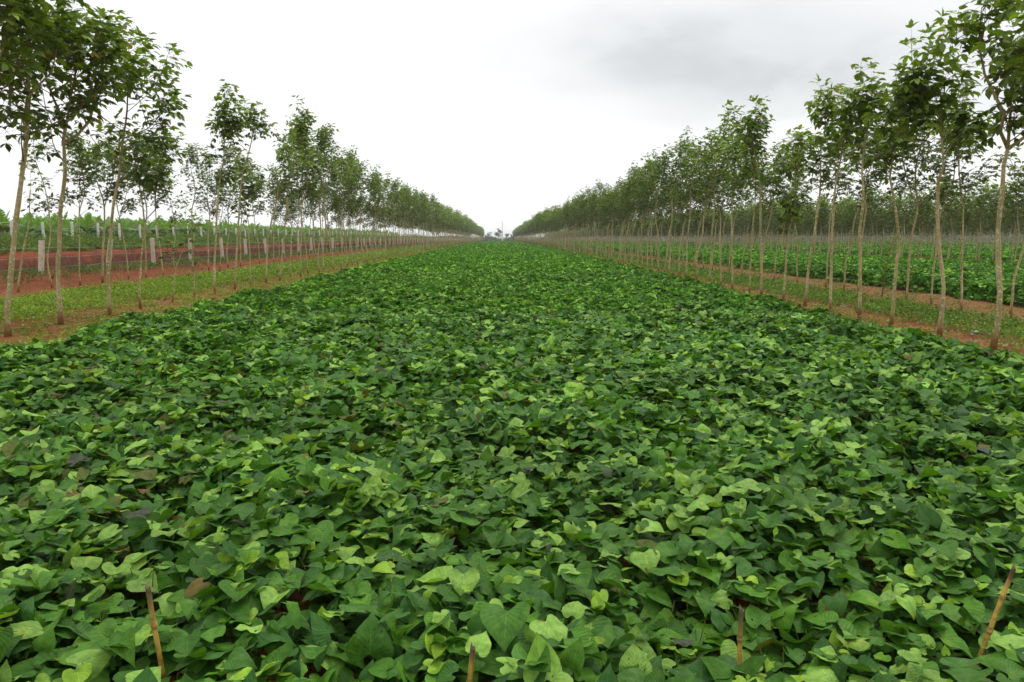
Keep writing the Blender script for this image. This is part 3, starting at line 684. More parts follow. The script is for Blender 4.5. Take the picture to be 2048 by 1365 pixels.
# crooked saplings in the outer rows
px_tree('LO', XLO, (37, 586), [(34, 566), (45, 500), (52, 470), (58, 440), (60, 405), (60, 380)], [], .040, 2.6, .5, .5, seed=41, nleaf=4, leaf=.16, label="young rubber tree with a low bent trunk, sparse big leaves, beside the near fence post")
px_tree('LO', XLO, (207.4, 564), [(209, 500), (209, 416), (196, 370), (182, 335), (176, 300)], [([(209, 416), (216, 385), (228, 345), (235, 300)], .03)], .048, 3.0, 1.3, 1.1, seed=42, label="rubber tree forking in a high V before a fence post, outer left row")
px_tree('RO', XRO, (1763.5, 593), [(1765, 577), (1772, 540), (1779, 505), (1789, 476)], [], .022, 2.0, .25, .4, seed=43, nleaf=5, leaf=.12, wind=.6, label="thin leaning sapling left of the elbowed trunk, in the row behind the weeds")

# variants for the rest
def generic(seed, H=6.1, hc=2.9, cr=1.05, dens=1.0, fork=False, low=False, wind=.5, leaf=.15, nleaf=9, r0=.045, sides=8):
    r = np.random.default_rng(seed + 3000)
    lean = r.normal(.18, .22); P = [[0, 0, 0]]; kx = r.normal(0, .09, 7); ky = r.normal(0, .09, 7)
    for i, z in enumerate(np.linspace(.9, H, 6)):
        P.append([lean * (z / H) * (1.5 if i > 2 else 1) + kx[i] * (z / H + .3), ky[i] * (z / H + .3), z])
    stems = [(P, r0)]
    if fork:
        m = np.array(P[3]); a = r.uniform(0, 6.28)
        stems.append(([m, m + [.22 * math.cos(a), .22 * math.sin(a), .45], m + [.45 * math.cos(a), .45 * math.sin(a), 1.2], m + [.6 * math.cos(a), .6 * math.sin(a), 2.2]], r0 * .6))
    return make_tree(seed + 50, stems, r0, hc, cr, dens, leaf, sides, nleaf, low=low, wind=wind)
VARL = [generic(200 + i, H=[6.3, 5.7, 6.6, 5.5, 6.0, 5.2, 6.4][i], hc=[2.8, 2.7, 3.0, 2.5, 2.9, 2.5, 2.8][i], cr=[1.1, .95, 1.0, 1.2, 1.05, .85, 1.2][i], dens=[.95, .7, .8, .95, .75, .65, 1.0][i], fork=i in (1, 4), r0=[.037, .028, .035, .031, .031, .025, .037][i], leaf=.155) for i in range(7)]
VARR = [generic(300 + i, H=[5.5, 5.0, 5.9, 4.8, 5.3, 5.7, 5.0][i], hc=[2.7, 2.6, 2.8, 2.5, 2.75, 2.7, 2.6][i], cr=[1.25, 1.1, 1.2, 1.3, 1.1, 1.2, 1.1][i], dens=[1.25, 1.1, 1.25, 1.3, 1.15, 1.25, 1.1][i], fork=i in (2, 5), wind=.7, r0=[.036, .030, .037, .032, .029, .034, .028][i], leaf=.14) for i in range(7)]
VAR3 = [generic(340 + i, H=[4.7, 4.4, 5.0, 4.5][i], hc=[2.1, 1.95, 2.2, 2.0][i], cr=[1.2, 1.1, 1.15, 1.0][i], dens=1.15, wind=.7, r0=.036, leaf=.19, nleaf=7) for i in range(4)]
FARL = [generic(400 + i, H=[6.3, 5.5, 5.9][i], hc=2.8, cr=1.05, dens=.85, low=True, r0=.034, leaf=.25, nleaf=5, sides=5) for i in range(3)]
FAR3 = [generic(440 + i, H=[4.8, 4.5, 4.6][i], hc=2.0, cr=1.2, dens=1.1, low=True, leaf=.32, nleaf=5, wind=.7, sides=4) for i in range(3)]
FARR = [generic(420 + i, H=[5.5, 5.1, 5.3][i], hc=2.7, cr=1.15, dens=.95, low=True, r0=.034, leaf=.25, nleaf=5, wind=.7, sides=5) for i in range(3)]

plan = []
r = np.random.default_rng(4242)
def row(key, X, ystart, yend, sp, skip=()):
    y = ystart
    while y < yend:
        if not any(abs(y - s) < .8 for s in skip) and r.uniform() > .03:
            plan.append((key, X + r.normal(0, .07), y, math.hypot(X, y)))
        y += sp * r.uniform(.82, 1.18)
row('LI', XLI, 35.0, 408, 1.75)
# trees read off the photograph in the outer left row
for bx in (103.7, 159.5, 257.5, 292, 327, 352, 388, 418, 441, 458, 482, 521):
    Y = XLO * ray(bx, 560)[1] / ray(bx, 560)[0]; plan.append(('LO', XLO, Y, math.hypot(XLO, Y)))
row('LO', XLO, 53, 408, 1.75)
for bx in (1924.6, 1863, 1813, 1715, 1687, 1651, 1593.6, 1547, 1518, 1481):
    Y = XRO * ray(bx, 600)[1] / ray(bx, 600)[0]; plan.append(('RO', XRO, Y, math.hypot(XRO, Y)))
row('RI', XRI, 27.6, 420, 1.6)
row('RO', XRO, 17.0, 17.1, 1); row('RO', XRO, 38.0, 420, 1.7)
row('R3', XR3, 39.0, 400, 1.65); row('R4', XR4, 43.0, 400, 1.65)
row('R5', 45.6, 66, 330, 1.7); row('R6', 48.8, 70, 330, 1.7)
row('R6', 122, 170, 300, 2.4); row('R6', 141, 200, 320, 2.4); row('R6', 64.8, 95, 300, 1.9); row('R6', 68, 100, 300, 1.9); row('R6', 84, 122, 260, 2.2); row('R6', 103, 150, 260, 2.2)
plan.sort(key=lambda t: t[3])
N_IND = 296 - len(TREES)
ind, rest = plan[:N_IND], plan[N_IND:]
ORD = "zeroth first second third fourth fifth sixth seventh eighth ninth tenth eleventh twelfth thirteenth fourteenth fifteenth sixteenth seventeenth eighteenth nineteenth twentieth twenty-first twenty-second twenty-third twenty-fourth twenty-fifth twenty-sixth twenty-seventh twenty-eighth twenty-ninth thirtieth".split()
cnt = {}
for k in ('LI', 'RI', 'LO', 'RO'): cnt[k] = sum(1 for t in TREES if t[0] == k) - (1 if k in ('LI', 'RI') else 0)
WHERE = {'LI': "in the inner row left of the crop", 'RI': "in the inner row right of the crop",
         'LO': "in the outer left row near the fence", 'RO': "in the row behind the right weeds",
         'R3': "in the row just beyond the second crop strip", 'R4': "in the back half of the double row beyond the second crop strip"}
MANY = {'LI': "slim rubber tree among the far crowded trunks of the inner left row", 'RI': "slim rubber tree among the far crowded trunks of the inner right row",
        'LO': "slim rubber tree among the far crowded trunks of the outer left row", 'RO': "slim rubber tree among the far crowded trunks of the row behind the right weed strip",
        'R3': "small rubber tree in the row just beyond the second crop strip", 'R4': "small rubber tree in the back row beyond the second crop strip",
        'R5': "tiny rubber tree in the farthest rows on the right", 'R6': "tiny rubber tree in the farthest rows on the right"}
rr = random.Random(9)
protos = {}
for (key, X, Y, d) in ind:
    left = key in ('LI', 'LO'); V = VARL if left else VARR
    if key in ('R3', 'R4', 'R5', 'R6'): V = VAR3
    vi = rr.randrange(len(V)); mt, mc = V[vi]; sc = rr.uniform(.9, 1.08) * (.93 if key == 'LO' else .88 if key == 'RO' else 1.0)
    pk = (left, key[0] == 'R' and key[1] in '3456', vi); rz = rr.uniform(-.6, .6); g0 = float(ground_z(X, Y))
    if pk not in protos:
        e = add_tree(mt, mc, (X, Y, g0), rz, sc); protos[pk] = e
    else:
        src = protos[pk]; e = src.copy(); COL.objects.link(e); e.location = (X, Y, g0); e.rotation_euler = (0, 0, rz); e.scale = (sc,) * 3
        for ch in src.children:
            c = ch.copy(); COL.objects.link(c); c.parent = e
    cnt[key] = cnt.get(key, 0) + 1
    lim = {'LI': 30, 'RI': 30, 'LO': 20, 'RO': 20}.get(key, 0)
    look = ["slender", "slim", "tall", "bushy", "forked" if left else "straight", "forked" if not left else "thin", "full crowned"][vi]
    if cnt[key] <= lim: lab = f"{look} rubber tree {WHERE[key]}, {ORD[cnt[key]]} from the camera"
    else: lab = MANY[key]
    tag(e, lab, "tree", GRP[key])
# the many trees farther off: one mass
def mesh_arrays(me):
    n = len(me.vertices); v = np.empty(n * 3, np.float32); me.vertices.foreach_get("co", v)
    c = np.empty(n * 4, np.float32); me.attributes['col'].data.foreach_get("color", c)
    npol = len(me.polygons); ls = np.empty(npol, np.int32); lt = np.empty(npol, np.int32)
    me.polygons.foreach_get("loop_start", ls); me.polygons.foreach_get("loop_total", lt)
    li = np.empty(len(me.loops), np.int32); me.loops.foreach_get("vertex_index", li)
    q = li[(ls[lt == 4][:, None] + np.arange(4)[None])]; t = li[(ls[lt == 3][:, None] + np.arange(3)[None])]
    return v.reshape(-1, 3).astype(float), q, t, c.reshape(-1, 4)[:, :3]
cacheL = [(mesh_arrays(a), mesh_arrays(b)) for a, b in FARL]; cacheR = [(mesh_arrays(a), mesh_arrays(b)) for a, b in FARR]
cache3 = [(mesh_arrays(a), mesh_arrays(b)) for a, b in FAR3]
mb = MB()
for (key, X, Y, d) in rest:
    tr_, cr_ = rr.choice(cacheL if key in ('LI', 'LO') else cacheR if key in ('RI', 'RO') else cache3)
    sc = rr.uniform(.9, 1.1); a = rr.uniform(0, 6.28); ca, sa = math.cos(a) * sc, math.sin(a) * sc
    off = np.array([X, Y, float(ground_z(X, Y))])
    for (v, q, t, c), mi in ((tr_, 0), (cr_, 1)):
        w = np.stack([v[:, 0] * ca - v[:, 1] * sa, v[:, 0] * sa + v[:, 1] * ca, v[:, 2] * sc], -1) + off
        mb.add(w, q, t, c, mat=mi)
o = link("distant_rubber_trees", mb.mesh("distant_rubber_trees", [M_BARK, M_TREE_LEAF]))
tag(o, "far rows of rubber trees merging towards the horizon", "trees", kind='stuff')

# ------------------------------------------------------------------ fences
def post_mesh(h, w, seed):
    r = np.random.default_rng(seed); mb = MB(); n = 7; b = w * .08
    zs = np.concatenate([np.linspace(-.15, h - .015, n), [h]]); rings = []
    for i, z in enumerate(zs):
        s = w / 2 * (1 + .04 * r.normal()) * (.90 if i == n else 1); j = r.normal(0, .003, 2)
        rings.append([(x * s + j[0], y * s + j[1], z + (r.normal(0, .004) if i == n else 0)) for x, y in ((-.82, -1), (.82, -1), (1, -.82), (1, .82), (.82, 1), (-.82, 1), (-1, .82), (-1, -.82))])
    V = np.array(rings).reshape(-1, 3); q = []
    for i in range(len(zs) - 1):
        for k in range(8): q.append((i * 8 + k, i * 8 + (k + 1) % 8, (i + 1) * 8 + (k + 1) % 8, (i + 1) * 8 + k))
    V = np.concatenate([V, [[0, 0, h]]]); m = len(V) - 1; t = [((len(zs) - 1) * 8 + k, (len(zs) - 1) * 8 + (k + 1) % 8, m) for k in range(8)]
    mb.add(V, q, t); return mb
def fence(X, ys, h, w, wires, mat, label, seed, leanmax=.05, wr=.004, cat="fence"):
    rg = np.random.default_rng(seed)
    e = empty("wire_fence", (X, ys[0], float(ground_z(X, ys[0])))); tag(e, label, cat)
    me = [post_mesh(h, w, seed + i).mesh("post", [mat], False) for i in range(4)]
    tops = []
    for i, y in enumerate(ys):
        g0 = float(ground_z(X, y)); o = bpy.data.objects.new("concrete_post", me[i % 4]); COL.objects.link(o); o.parent = e
        o.location = (0, y - ys[0], g0 - e.location.z); o.rotation_euler = (rg.normal(0, leanmax), rg.normal(0, leanmax), rg.uniform(-.2, .2))
        s = rg.uniform(.96, 1.05); o.scale = (1, 1, s)
    for k, wh in enumerate(wires):
        pts = []
        for i, y in enumerate(ys):
            pts.append([w * .5 + .005, y - ys[0], float(ground_z(X, y)) + wh * h - e.location.z])
            if i < len(ys) - 1:
                for u in (.33, .66):
                    ym = y + u * (ys[i + 1] - y); pts.append([w * .5 + .005, ym - ys[0], float(ground_z(X, ym)) + wh * h - e.location.z - .03 - rg.uniform(0, .02)])
        pts = np.array(pts); mb = MB(); tube(mb, pts, wr * (1 + np.clip(pts[:, 1], 0, 80) / 60), 4, cap=False)
        # barbs
        for i in range(0, 160):
            y = rg.uniform(0, min(40, pts[-1, 1])); z = np.interp(y, pts[:, 1], pts[:, 2]); x = pts[0, 0]
            tube(mb, [[x - .012, y - .01, z - .012], [x + .012, y + .01, z + .012]], .002, 3, cap=False)
        link("barbed_wire", mb.mesh("wire", [M_WIRE]), e)
ys1 = [26.5]
for px in (80, 215, 306.7, 381, 446, 492.4):
    ys1.append(-18.5 * ray(px, 520)[1] / ray(px, 520)[0])
while ys1[-1] < 400: ys1.append(ys1[-1] + 5.1)
fence(-18.5, ys1, 1.36, .17, (.22, .52, .80), M_CONC, "near barbed wire fence on short stout concrete posts at the foot of the red bank", 61)
ys2 = [43.2 - 3.04 * 4 + 3.04 * i for i in range(96)]
fence(-26.0, ys2, 1.62, .12, (.35, .62, .88), M_CONC_PALE, "upper barbed wire fence on thin pale posts in front of the banana plants", 62, .035)

# ------------------------------------------------------------------ banana plants
def banana(seed, H=2.4, low=False):
    r = np.random.default_rng(seed); sb = MB(); lb = MB(); hs = H * .42
    pts = [[0, 0, -.05], [.02, .01, hs * .5], [.03, .02, hs]]; tube(sb, spline(pts, 5), np.linspace(.11, .06, 5), 8, cap=False)
    n = 9
    for k in range(n):
        a = k * GA + r.normal(0, .2); upright = k >= n - 3
        L = H * (r.uniform(.62, .8)); e0 = R(r.uniform(75, 86)) if upright else R(r.uniform(48, 70)); bend = R(r.uniform(20, 50)) if upright else R(r.uniform(85, 130))
        ns = 10 if not low else 5; p = np.array([.03, .02, hs * .97]); mid = [p]
        for i in range(ns):
            e = e0 - bend * (i / ns) ** 1.3; p = p + np.array([math.cos(a) * math.cos(e), math.sin(a) * math.cos(e), math.sin(e)]) * L / ns; mid.append(p)
        mid = np.array(mid); side = np.array([-math.sin(a), math.cos(a), 0]); t = np.linspace(0, 1, ns + 1)
        W = .27 * np.interp(t, [0, .12, .2, .5, .85, 1], [.04, .06, .7, 1, .75, .08]) * (.35 if upright and k == n - 1 else 1)
        col = np.array([.17, .31, .04]) if upright else np.array([.085, .165, .035]) * r.uniform(.8, 1.4)
        if r.uniform() < .12 and not upright: col = np.array([.16, .12, .05])
        for s in (-1, 1):
            for i in range(ns):
                dr0 = r.uniform(.15, .9); dr1 = dr0 + r.normal(0, .08); w0, w1 = W[i], W[i + 1]
                if W[i] < .03: w0 = W[i]
                up = .35 if upright else -dr0 * .9
                A, B = mid[i], mid[i + 1]; gap = .10 * (B - A)
                q0 = A + s * side * w0 * math.cos(up * .9) + np.array([0, 0, w0 * math.sin(up)]) + gap * (i > 1)
                q1 = B + s * side * w1 * math.cos(up * .9) + np.array([0, 0, w1 * math.sin(up)]) - gap
                lb.add([A, B, q1, q0], [(0, 1, 2, 3)], None, col * r.uniform(.85, 1.15))
        tube(lb, mid, np.linspace(.018, .004, ns + 1), 3, col=np.array([[.17, .22, .06]] * (ns + 1)), cap=False)
    return sb.mesh("banana_stem", [M_STEM]), lb.mesh("banana_leaves", [M_BANANA], False)
BV = [banana(600 + i, H=[1.95, 2.2, 1.8, 2.1, 1.9, 2.05][i]) for i in range(6)]
BL = [banana(620 + i, H=[1.95, 2.15, 1.85][i], low=True) for i in range(3)]
rb = random.Random(31); bp = []
for ri in range(12):
    y = 34 + ri * 2.5
    while y < 225 + ri * 4:
        bp.append((-28.6 - ri * 2.1 + rb.uniform(-.4, .4), y)); y += 1.9 * rb.uniform(.8, 1.2)
bp = [b for b in bp if -b[0] < .68 * b[1] + 4]
front = sorted([b for b in bp if b[0] > -32.6], key=lambda b: math.hypot(*b))
cut = set(front[:170]); bproto = {}
for i, (x, y) in enumerate(front[:170]):
    vi = rb.randrange(6); g0 = float(ground_z(x, y)); s = rb.uniform(.88, 1.12); rz = rb.uniform(0, 6.28)
    if vi not in bproto:
        e = empty("banana_plant", (x, y, g0), rz, s); link("pseudostem", BV[vi][0], e); link("leaves", BV[vi][1], e); bproto[vi] = e
    else:
        e = bproto[vi].copy(); COL.objects.link(e); e.location = (x, y, g0); e.rotation_euler = (0, 0, rz); e.scale = (s,) * 3
        for ch in bproto[vi].children:
            c = ch.copy(); COL.objects.link(c); c.parent = e
    tag(e, "leafy banana plant in the front of the plantation behind the upper fence", "banana plant", "banana plants behind the upper fence")
mb = MB(); bc = [(mesh_arrays(a), mesh_arrays(b)) for a, b in BL]
for (x, y) in bp:
    if (x, y) in cut: continue
    s = rb.uniform(.9, 1.15); a = rb.uniform(0, 6.28); ca, sa = math.cos(a) * s, math.sin(a) * s; off = np.array([x, y, float(ground_z(x, y))])
    st, lv = rb.choice(bc)
    for (v, q, t, c), mi in ((st, 0), (lv, 1)):
        mb.add(np.stack([v[:, 0] * ca - v[:, 1] * sa, v[:, 0] * sa + v[:, 1] * ca, v[:, 2] * s], -1) + off, q, t, c, mat=mi)
o = link("banana_plantation", mb.mesh("banana_plantation", [M_STEM, M_BANANA], False)); tag(o, "mass of banana leaves deeper in the plantation", "plantation", kind='stuff')

# ------------------------------------------------------------------ far end: pole, trees, scrub
def pole():
    Y = 425.0; q = at_y(1004.5, 485, Y); g0 = float(ground_z(q[0], Y))
    e = empty("utility_pole", (q[0], Y, g0)); tag(e, "tall thin concrete power pole with a white foot at the far field end", "power pole")
    mb = MB(); tube(mb, [[0, 0, 2.6], [0, 0, 6], [0, 0, 10.8]], [.26, .2, .15], 10); link("pole_shaft", mb.mesh("shaft", [M_CONC]), e)
    mb = MB(); tube(mb, [[0, 0, -.3], [0, 0, 1.4], [0, 0, 2.6]], [.34, .28, .22], 10); link("painted_foot", mb.mesh("foot", [plain_mat("white_limewash", (.62, .61, .57), .9, .2, ns=3, ncol=(.6, .58, .52))]), e)
    mb = MB(); tube(mb, [[-.3, 0, 10.2], [.3, 0, 10.2]], .05, 6)
    for x in (-.28, 0, .28): tube(mb, [[x, 0, 10.2 if x else 10.8], [x, 0, 10.45 if x else 11.1]], [.05, .07], 6)
    link("insulators", mb.mesh("insulators", [M_WIRE]), e)
pole()
def far_tree(px, top, Y, base=488, wfac=.45, dens=60, seed=0, label="", crooked=True, leaf=.5):
    r = np.random.default_rng(seed); b = at_y(px, base, Y); g0 = float(ground_z(b[0], Y)); H = at_y(px, top, Y)[2] - g0
    tb = MB(); cb = MB(); P = [[0, 0, -.2], [.03 * H, 0, .35 * H], [-.02 * H, 0, .65 * H], [.01 * H, 0, .95 * H]]
    tube(tb, spline(P, 8), np.linspace(.022 * H, .006 * H, 8), 7, col=np.ones((8, 3)) * .6)
    C = []
    for k in range(9):
        h = H * r.uniform(.35, .85); a = k * GA; L = H * wfac * r.uniform(.4, .9) * (1 - .45 * h / H); p0 = np.array([0, 0, h])
        p1 = p0 + np.array([math.cos(a) * L * .6, math.sin(a) * L * .6, L * .25]); p2 = p1 + np.array([math.cos(a) * L * .4, math.sin(a) * L * .4, L * .35])
        tube(tb, spline([p0, p1, p2], 5), np.linspace(.01 * H, .003 * H, 5), 5, col=np.ones((5, 3)) * .6, cap=False)
        for q in (p1, p2, (p1 + p2) / 2): C.append(q)
    C.append(np.array([0, 0, H * .97])); C = np.array(C)
    for c in C:
        n = int(dens * 2.0 * r.uniform(.5, 1.2)); Q = c + r.normal(0, 1, (n, 3)) * H * np.array([.05, .05, .035]); D = r.normal(0, 1, (n, 3)); D[:, 2] -= .3
        a = r.uniform(0, 1, (n, 1)); place(cb, *LEAFLOW, Q, np.full((n, 2), leaf * .6) * r.uniform(.6, 1.2, (n, 1)), D, r.normal(0, .6, (n, 3)) + [0, 0, 1], np.array([.045, .075, .05]) * (1 - a) + np.array([.08, .115, .065]) * a)
    e = empty("distant_tree", (b[0], Y, g0)); link("trunk", tb.mesh("far_trunk", [M_BARK]), e); link("crown", cb.mesh("far_crown", [M_TREE_LEAF]), e)
    tag(e, label, "tree")
far_tree(996, 458, 432, wfac=.42, dens=34, seed=1, label="airy dark tree just left of the power pole at the far end")
far_tree(978, 465, 440, wfac=.6, dens=12, seed=2, label="sparse broken tree at the far end where the left avenue stops")
far_tree(973, 472, 436, wfac=.6, dens=22, seed=3, label="low dark round tree at the far foot of the left avenue")
far_tree(1014, 468, 440, wfac=.4, dens=16, seed=4, label="small bushy tree right beside the power pole")
far_tree(1024, 469, 446, wfac=.5, dens=14, seed=5, label="thin grey tree at the far foot of the right avenue")
far_tree(868, 455, 400, wfac=.9, dens=45, seed=6, label="faint tree seen through the trunks of the left avenue")
far_tree(1096, 464, 440, wfac=1.0, dens=50, seed=7, label="faint round tree seen through the far trunks of the right avenue")
far_tree(1122, 466, 440, wfac=1.0, dens=50, seed=8, label="second faint tree farther right beyond the far trunks of the right avenue")
mb = MB(); rs = np.random.default_rng(8)
n = 40000; x = rs.uniform(-150, 340, n); y = rs.uniform(428, 452, n); hh = 2.3 + np.clip((x - 18) / 30, 0, 1) * 3.2 + .8 * vnoise(x, y * 0, 14, 3) + .5 * vnoise(x, y * 0, 4, 4)
z = ground_z(x, y) + np.maximum(hh, .6) * rs.uniform(0, 1, n) ** .6; a = rs.uniform(0, 1, (n, 1))
place(mb, *LEAFLOW, np.stack([x, y, z], -1), np.full((n, 2), .8) * rs.uniform(.5, 1.1, (n, 1)), rs.normal(0, 1, (n, 3)), rs.normal(0, .6, (n, 3)) + [0, 0, 1], np.array([.035, .06, .03]) * (1 - a) + np.array([.075, .10, .05]) * a)
n = 22000; x = rs.uniform(70, 330, n); y = rs.uniform(262, 276, n) - (x - 70) * .25; hh = 3.0 + .5 * vnoise(x, y * 0, 9, 13)
z = ground_z(x, y) + hh * rs.uniform(0, 1, n) ** .8; a = rs.uniform(0, 1, (n, 1))
place(mb, *LEAFLOW, np.stack([x, y, z], -1), np.full((n, 2), .55) * rs.uniform(.5, 1.1, (n, 1)), rs.normal(0, 1, (n, 3)), rs.normal(0, .6, (n, 3)) + [0, 0, 1], np.array([.04, .07, .02]) * (1 - a) + np.array([.07, .11, .03]) * a)
o = link("scrub", mb.mesh("scrub", [M_TREE_LEAF])); tag(o, "low grey green scrub closing off the far end of the field", "scrub", kind='stuff')

# ------------------------------------------------------------------ bamboo stakes
def bamboo_mat():
    m, nt, N, L = new_mat("old_bamboo"); g = G(nt); out = g.n('ShaderNodeOutputMaterial')
    pos = g.n('ShaderNodeTexCoord').outputs['Object']; st = g.vmath('MULTIPLY', pos, (1, 1, .12))
    base = g.mix(g.ss(g.noise(pos, 14.0, 4, .6), .5, .66), g.attr('col'), g.mix(1.0, g.attr('col'), c4(.45, .38, .3), 'MULTIPLY'))
    base = g.mix(g.math('MULTIPLY', g.ss(g.noise(st, 160.0, 3), .45, .6), .35), base, c4(.16, .10, .03))
    p = g.n('ShaderNodeBsdfPrincipled'); L.new(base, p.inputs['Base Color']); p.inputs['Roughness'].default_value = .55
    L.new(p.outputs[0], out.inputs[0]); return m
M_BAM = bamboo_mat()
def stake(top, bot, zb, rad, nodes, dark, label, lean=(0.0)):
    b = at_z(bot[0], bot[1], zb); t = at_y(top[0], top[1], b[1] + lean); d = t - b; L = np.linalg.norm(d)
    foot = b - d / L * (zb + .06) / max(.3, d[2] / L)
    e = bpy.data.objects.new("bamboo_stake", None)
    P = []; Rr = []; Cc = []; tot = np.linalg.norm(t - foot); u = 0
    ks = np.linspace(0, 1, 70)
    for k in ks:
        dist = (1 - k) * tot; bulge = 0
        for nd in nodes: bulge = max(bulge, math.exp(-((dist - nd) / .009) ** 2))
        P.append((t - foot) * k + np.array([.004 * math.sin(5 * k), 0, 0])); Rr.append(rad * (1.06 - .12 * k) * (1 + .42 * bulge))
        f = np.clip(1.0 - dist / dark, 0, 1) ** .6; c = np.array([.50, .32, .055]) * (1 - f) + np.array([.085, .05, .03]) * f
        Cc.append(c * (1 - .55 * (bulge > .25) * (bulge < .8)) * (1 + .25 * (bulge >= .8)))
    mb = MB(); P = np.array(P); tube(mb, P, np.array(Rr), 14, col=np.array(Cc), cap=False)
    # hollow, jagged cut end
    ax = norm(P[-1] - P[-2]); s = norm(np.cross(ax, [0, 1, 0])); uu = np.cross(ax, s); aa = np.arange(14) * 2 * math.pi / 14; rgj = np.random.default_rng(int(top[0]))
    jag = rgj.uniform(0, .012, 14) + .014 * (np.cos(aa) > .3); o_ = [P[-1] + Rr[-1] * (math.cos(a) * s + math.sin(a) * uu) for a in aa]; o2 = [o_[i] + ax * jag[i] for i in range(14)]
    i2 = [P[-1] + Rr[-1] * .72 * (math.cos(a) * s + math.sin(a) * uu) + ax * jag[i] for i, a in enumerate(aa)]; i3 = [P[-1] + Rr[-1] * .7 * (math.cos(a) * s + math.sin(a) * uu) - ax * .03 for a in aa]
    V = np.array(o_ + o2 + i2 + i3); q = []
    for r_ in range(3):
        for i in range(14): q.append((r_ * 14 + i, r_ * 14 + (i + 1) % 14, (r_ + 1) * 14 + (i + 1) % 14, (r_ + 1) * 14 + i))
    V = np.concatenate([V, [P[-1] - ax * .03]]); tcap = [(42 + i, 42 + (i + 1) % 14, 56) for i in range(14)]
    mb.add(V, q, tcap, np.array([.11, .07, .04]))
    o = link("bamboo_stake", mb.mesh("stake", [M_BAM]), None, tuple(foot)); tag(o, label, "stake", "bamboo stakes in the front of the crop")
stake((299, 1180), (322, 1330), .33, .0085, (.125, .30), .10, "yellow bamboo stake with a dark top, leaning left, leftmost of the four")
stake((948, 1299), (940, 1385), .33, .0090, (.11, .25), .05, "short rusty bamboo stake, second of the four from the left")
stake((1485, 1224), (1481, 1292), .33, .0085, (.10, .25), .12, "short upright bamboo stake with a broken brown top, third from the left")
stake((2029, 1140), (1977, 1268), .33, .0085, (.11, .24), .07, "long brown bamboo stake leaning right, rightmost of the four")

# ------------------------------------------------------------------ scraps and bird
def rag():
    b = at_z(1955, 664, 0.03); r_ = np.random.default_rng(3); n = 9; mb = MB(); V = []
    for i in range(n):
        for j in range(n):
            u, v = i / (n - 1) - .5, j / (n - 1) - .5
            V.append((u * .17 + r_.normal(0, .009), v * .14 + r_.normal(0, .009), .05 * math.exp(-8 * (u * u + v * v)) + abs(r_.normal(0, .014))))
    q = [(i * n + j, (i + 1) * n + j, (i + 1) * n + j + 1, i * n + j + 1) for i in range(n - 1) for j in range(n - 1)]
    mb.add(V, q); o = link("plastic_scrap", mb.mesh("scrap", [plain_mat("grey_plastic", (.5, .48, .5), .6, .4, ns=20, ncol=(.3, .2, .17))], False), None, tuple(b))
    tag(o, "crumpled pale grey plastic scrap lying on the soil left of the right edge trunk", "litter")
rag()
def bird():
    p = at_y(1338, 288, 70); mb = MB(); M = plain_mat("dark_feathers", (.08, .08, .09), .8, .1)
    tube(mb, [[0, -.09, 0], [0, -.05, 0], [0, .02, .005], [0, .08, .01], [0, .11, .012]], [.006, .022, .028, .018, .004], 8)
    for s in (-1, 1):
        mb.add([(0, -.03, .01), (0, .05, .015), (s * .07, .05, .05), (s * .07, -.03, .045), (s * .14, -.02, -.01)], [(0, 1, 2, 3)], [(3, 2, 4)])
    mb.add([(-.008, -.08, 0), (.008, -.08, 0), (.03, -.15, 0), (-.03, -.15, 0)], [(0, 1, 2, 3)])
    o = link("bird", mb.mesh("bird", [M], True), None, tuple(p)); o.rotation_euler = (R(60), R(20), R(40)); o.scale = (.9,) * 3
    tag(o, "tiny dark bird flying high under the grey cloud", "bird")
bird()

# ------------------------------------------------------------------ moist air
HAZE = 0.00035
if HAZE > 0:
    m, nt_, N_, L_ = new_mat("moist_air"); gg = G(nt_); oo = gg.n('ShaderNodeOutputMaterial'); pv = gg.n('ShaderNodeVolumePrincipled')
    pv.inputs['Color'].default_value = c4(.94, 1.0, .98); pv.inputs['Density'].default_value = HAZE; pv.inputs['Anisotropy'].default_value = .2
    L_.new(pv.outputs[0], oo.inputs['Volume'])
    mb = MB(); x0, x1, y0, y1, z0, z1 = -2600, 2600, -400, 3700, -6, 13
    mb.add([(x0, y0, z0), (x1, y0, z0), (x1, y1, z0), (x0, y1, z0), (x0, y0, z1), (x1, y0, z1), (x1, y1, z1), (x0, y1, z1)],
           [(0, 3, 2, 1), (4, 5, 6, 7), (0, 1, 5, 4), (1, 2, 6, 5), (2, 3, 7, 6), (3, 0, 4, 7)])
    o = link("haze", mb.mesh("haze", [m], False)); tag(o, "thin moist haze over the fields", "haze", kind='stuff')

# ------------------------------------------------------------------ light: overcast sky and a weak veiled sun
SUN_EL, SUN_AZ = R(58), R(35)      # azimuth measured from +Y towards +X
w = bpy.data.worlds.new("World"); SC.world = w; w.use_nodes = True; nt = w.node_tree; nt.nodes.clear(); g = G(nt); L = nt.links
sky = g.n('ShaderNodeTexSky', sky_type='NISHITA'); sky.sun_disc = False; sky.sun_elevation = SUN_EL; sky.sun_rotation = SUN_AZ
bg1 = g.n('ShaderNodeBackground'); L.new(sky.outputs[0], bg1.inputs[0]); bg1.inputs[1].default_value = .1
dirv = g.n('ShaderNodeTexCoord').outputs['Generated']
sp = g.n('ShaderNodeSeparateXYZ'); L.new(dirv, sp.inputs[0])
az = g.math('ARCTAN2', sp.outputs[0], sp.outputs[1]); el = g.math('ARCSINE', sp.outputs[2])
cxyz = g.n('ShaderNodeCombineXYZ'); L.new(az, cxyz.inputs[0]); L.new(g.math('MULTIPLY', el, 2.3), cxyz.inputs[1])
wn = g.noise(cxyz.outputs[0], 2.6, 4, .5, .3); wf = g.noise(cxyz.outputs[0], 7.0, 5, .55, .4)
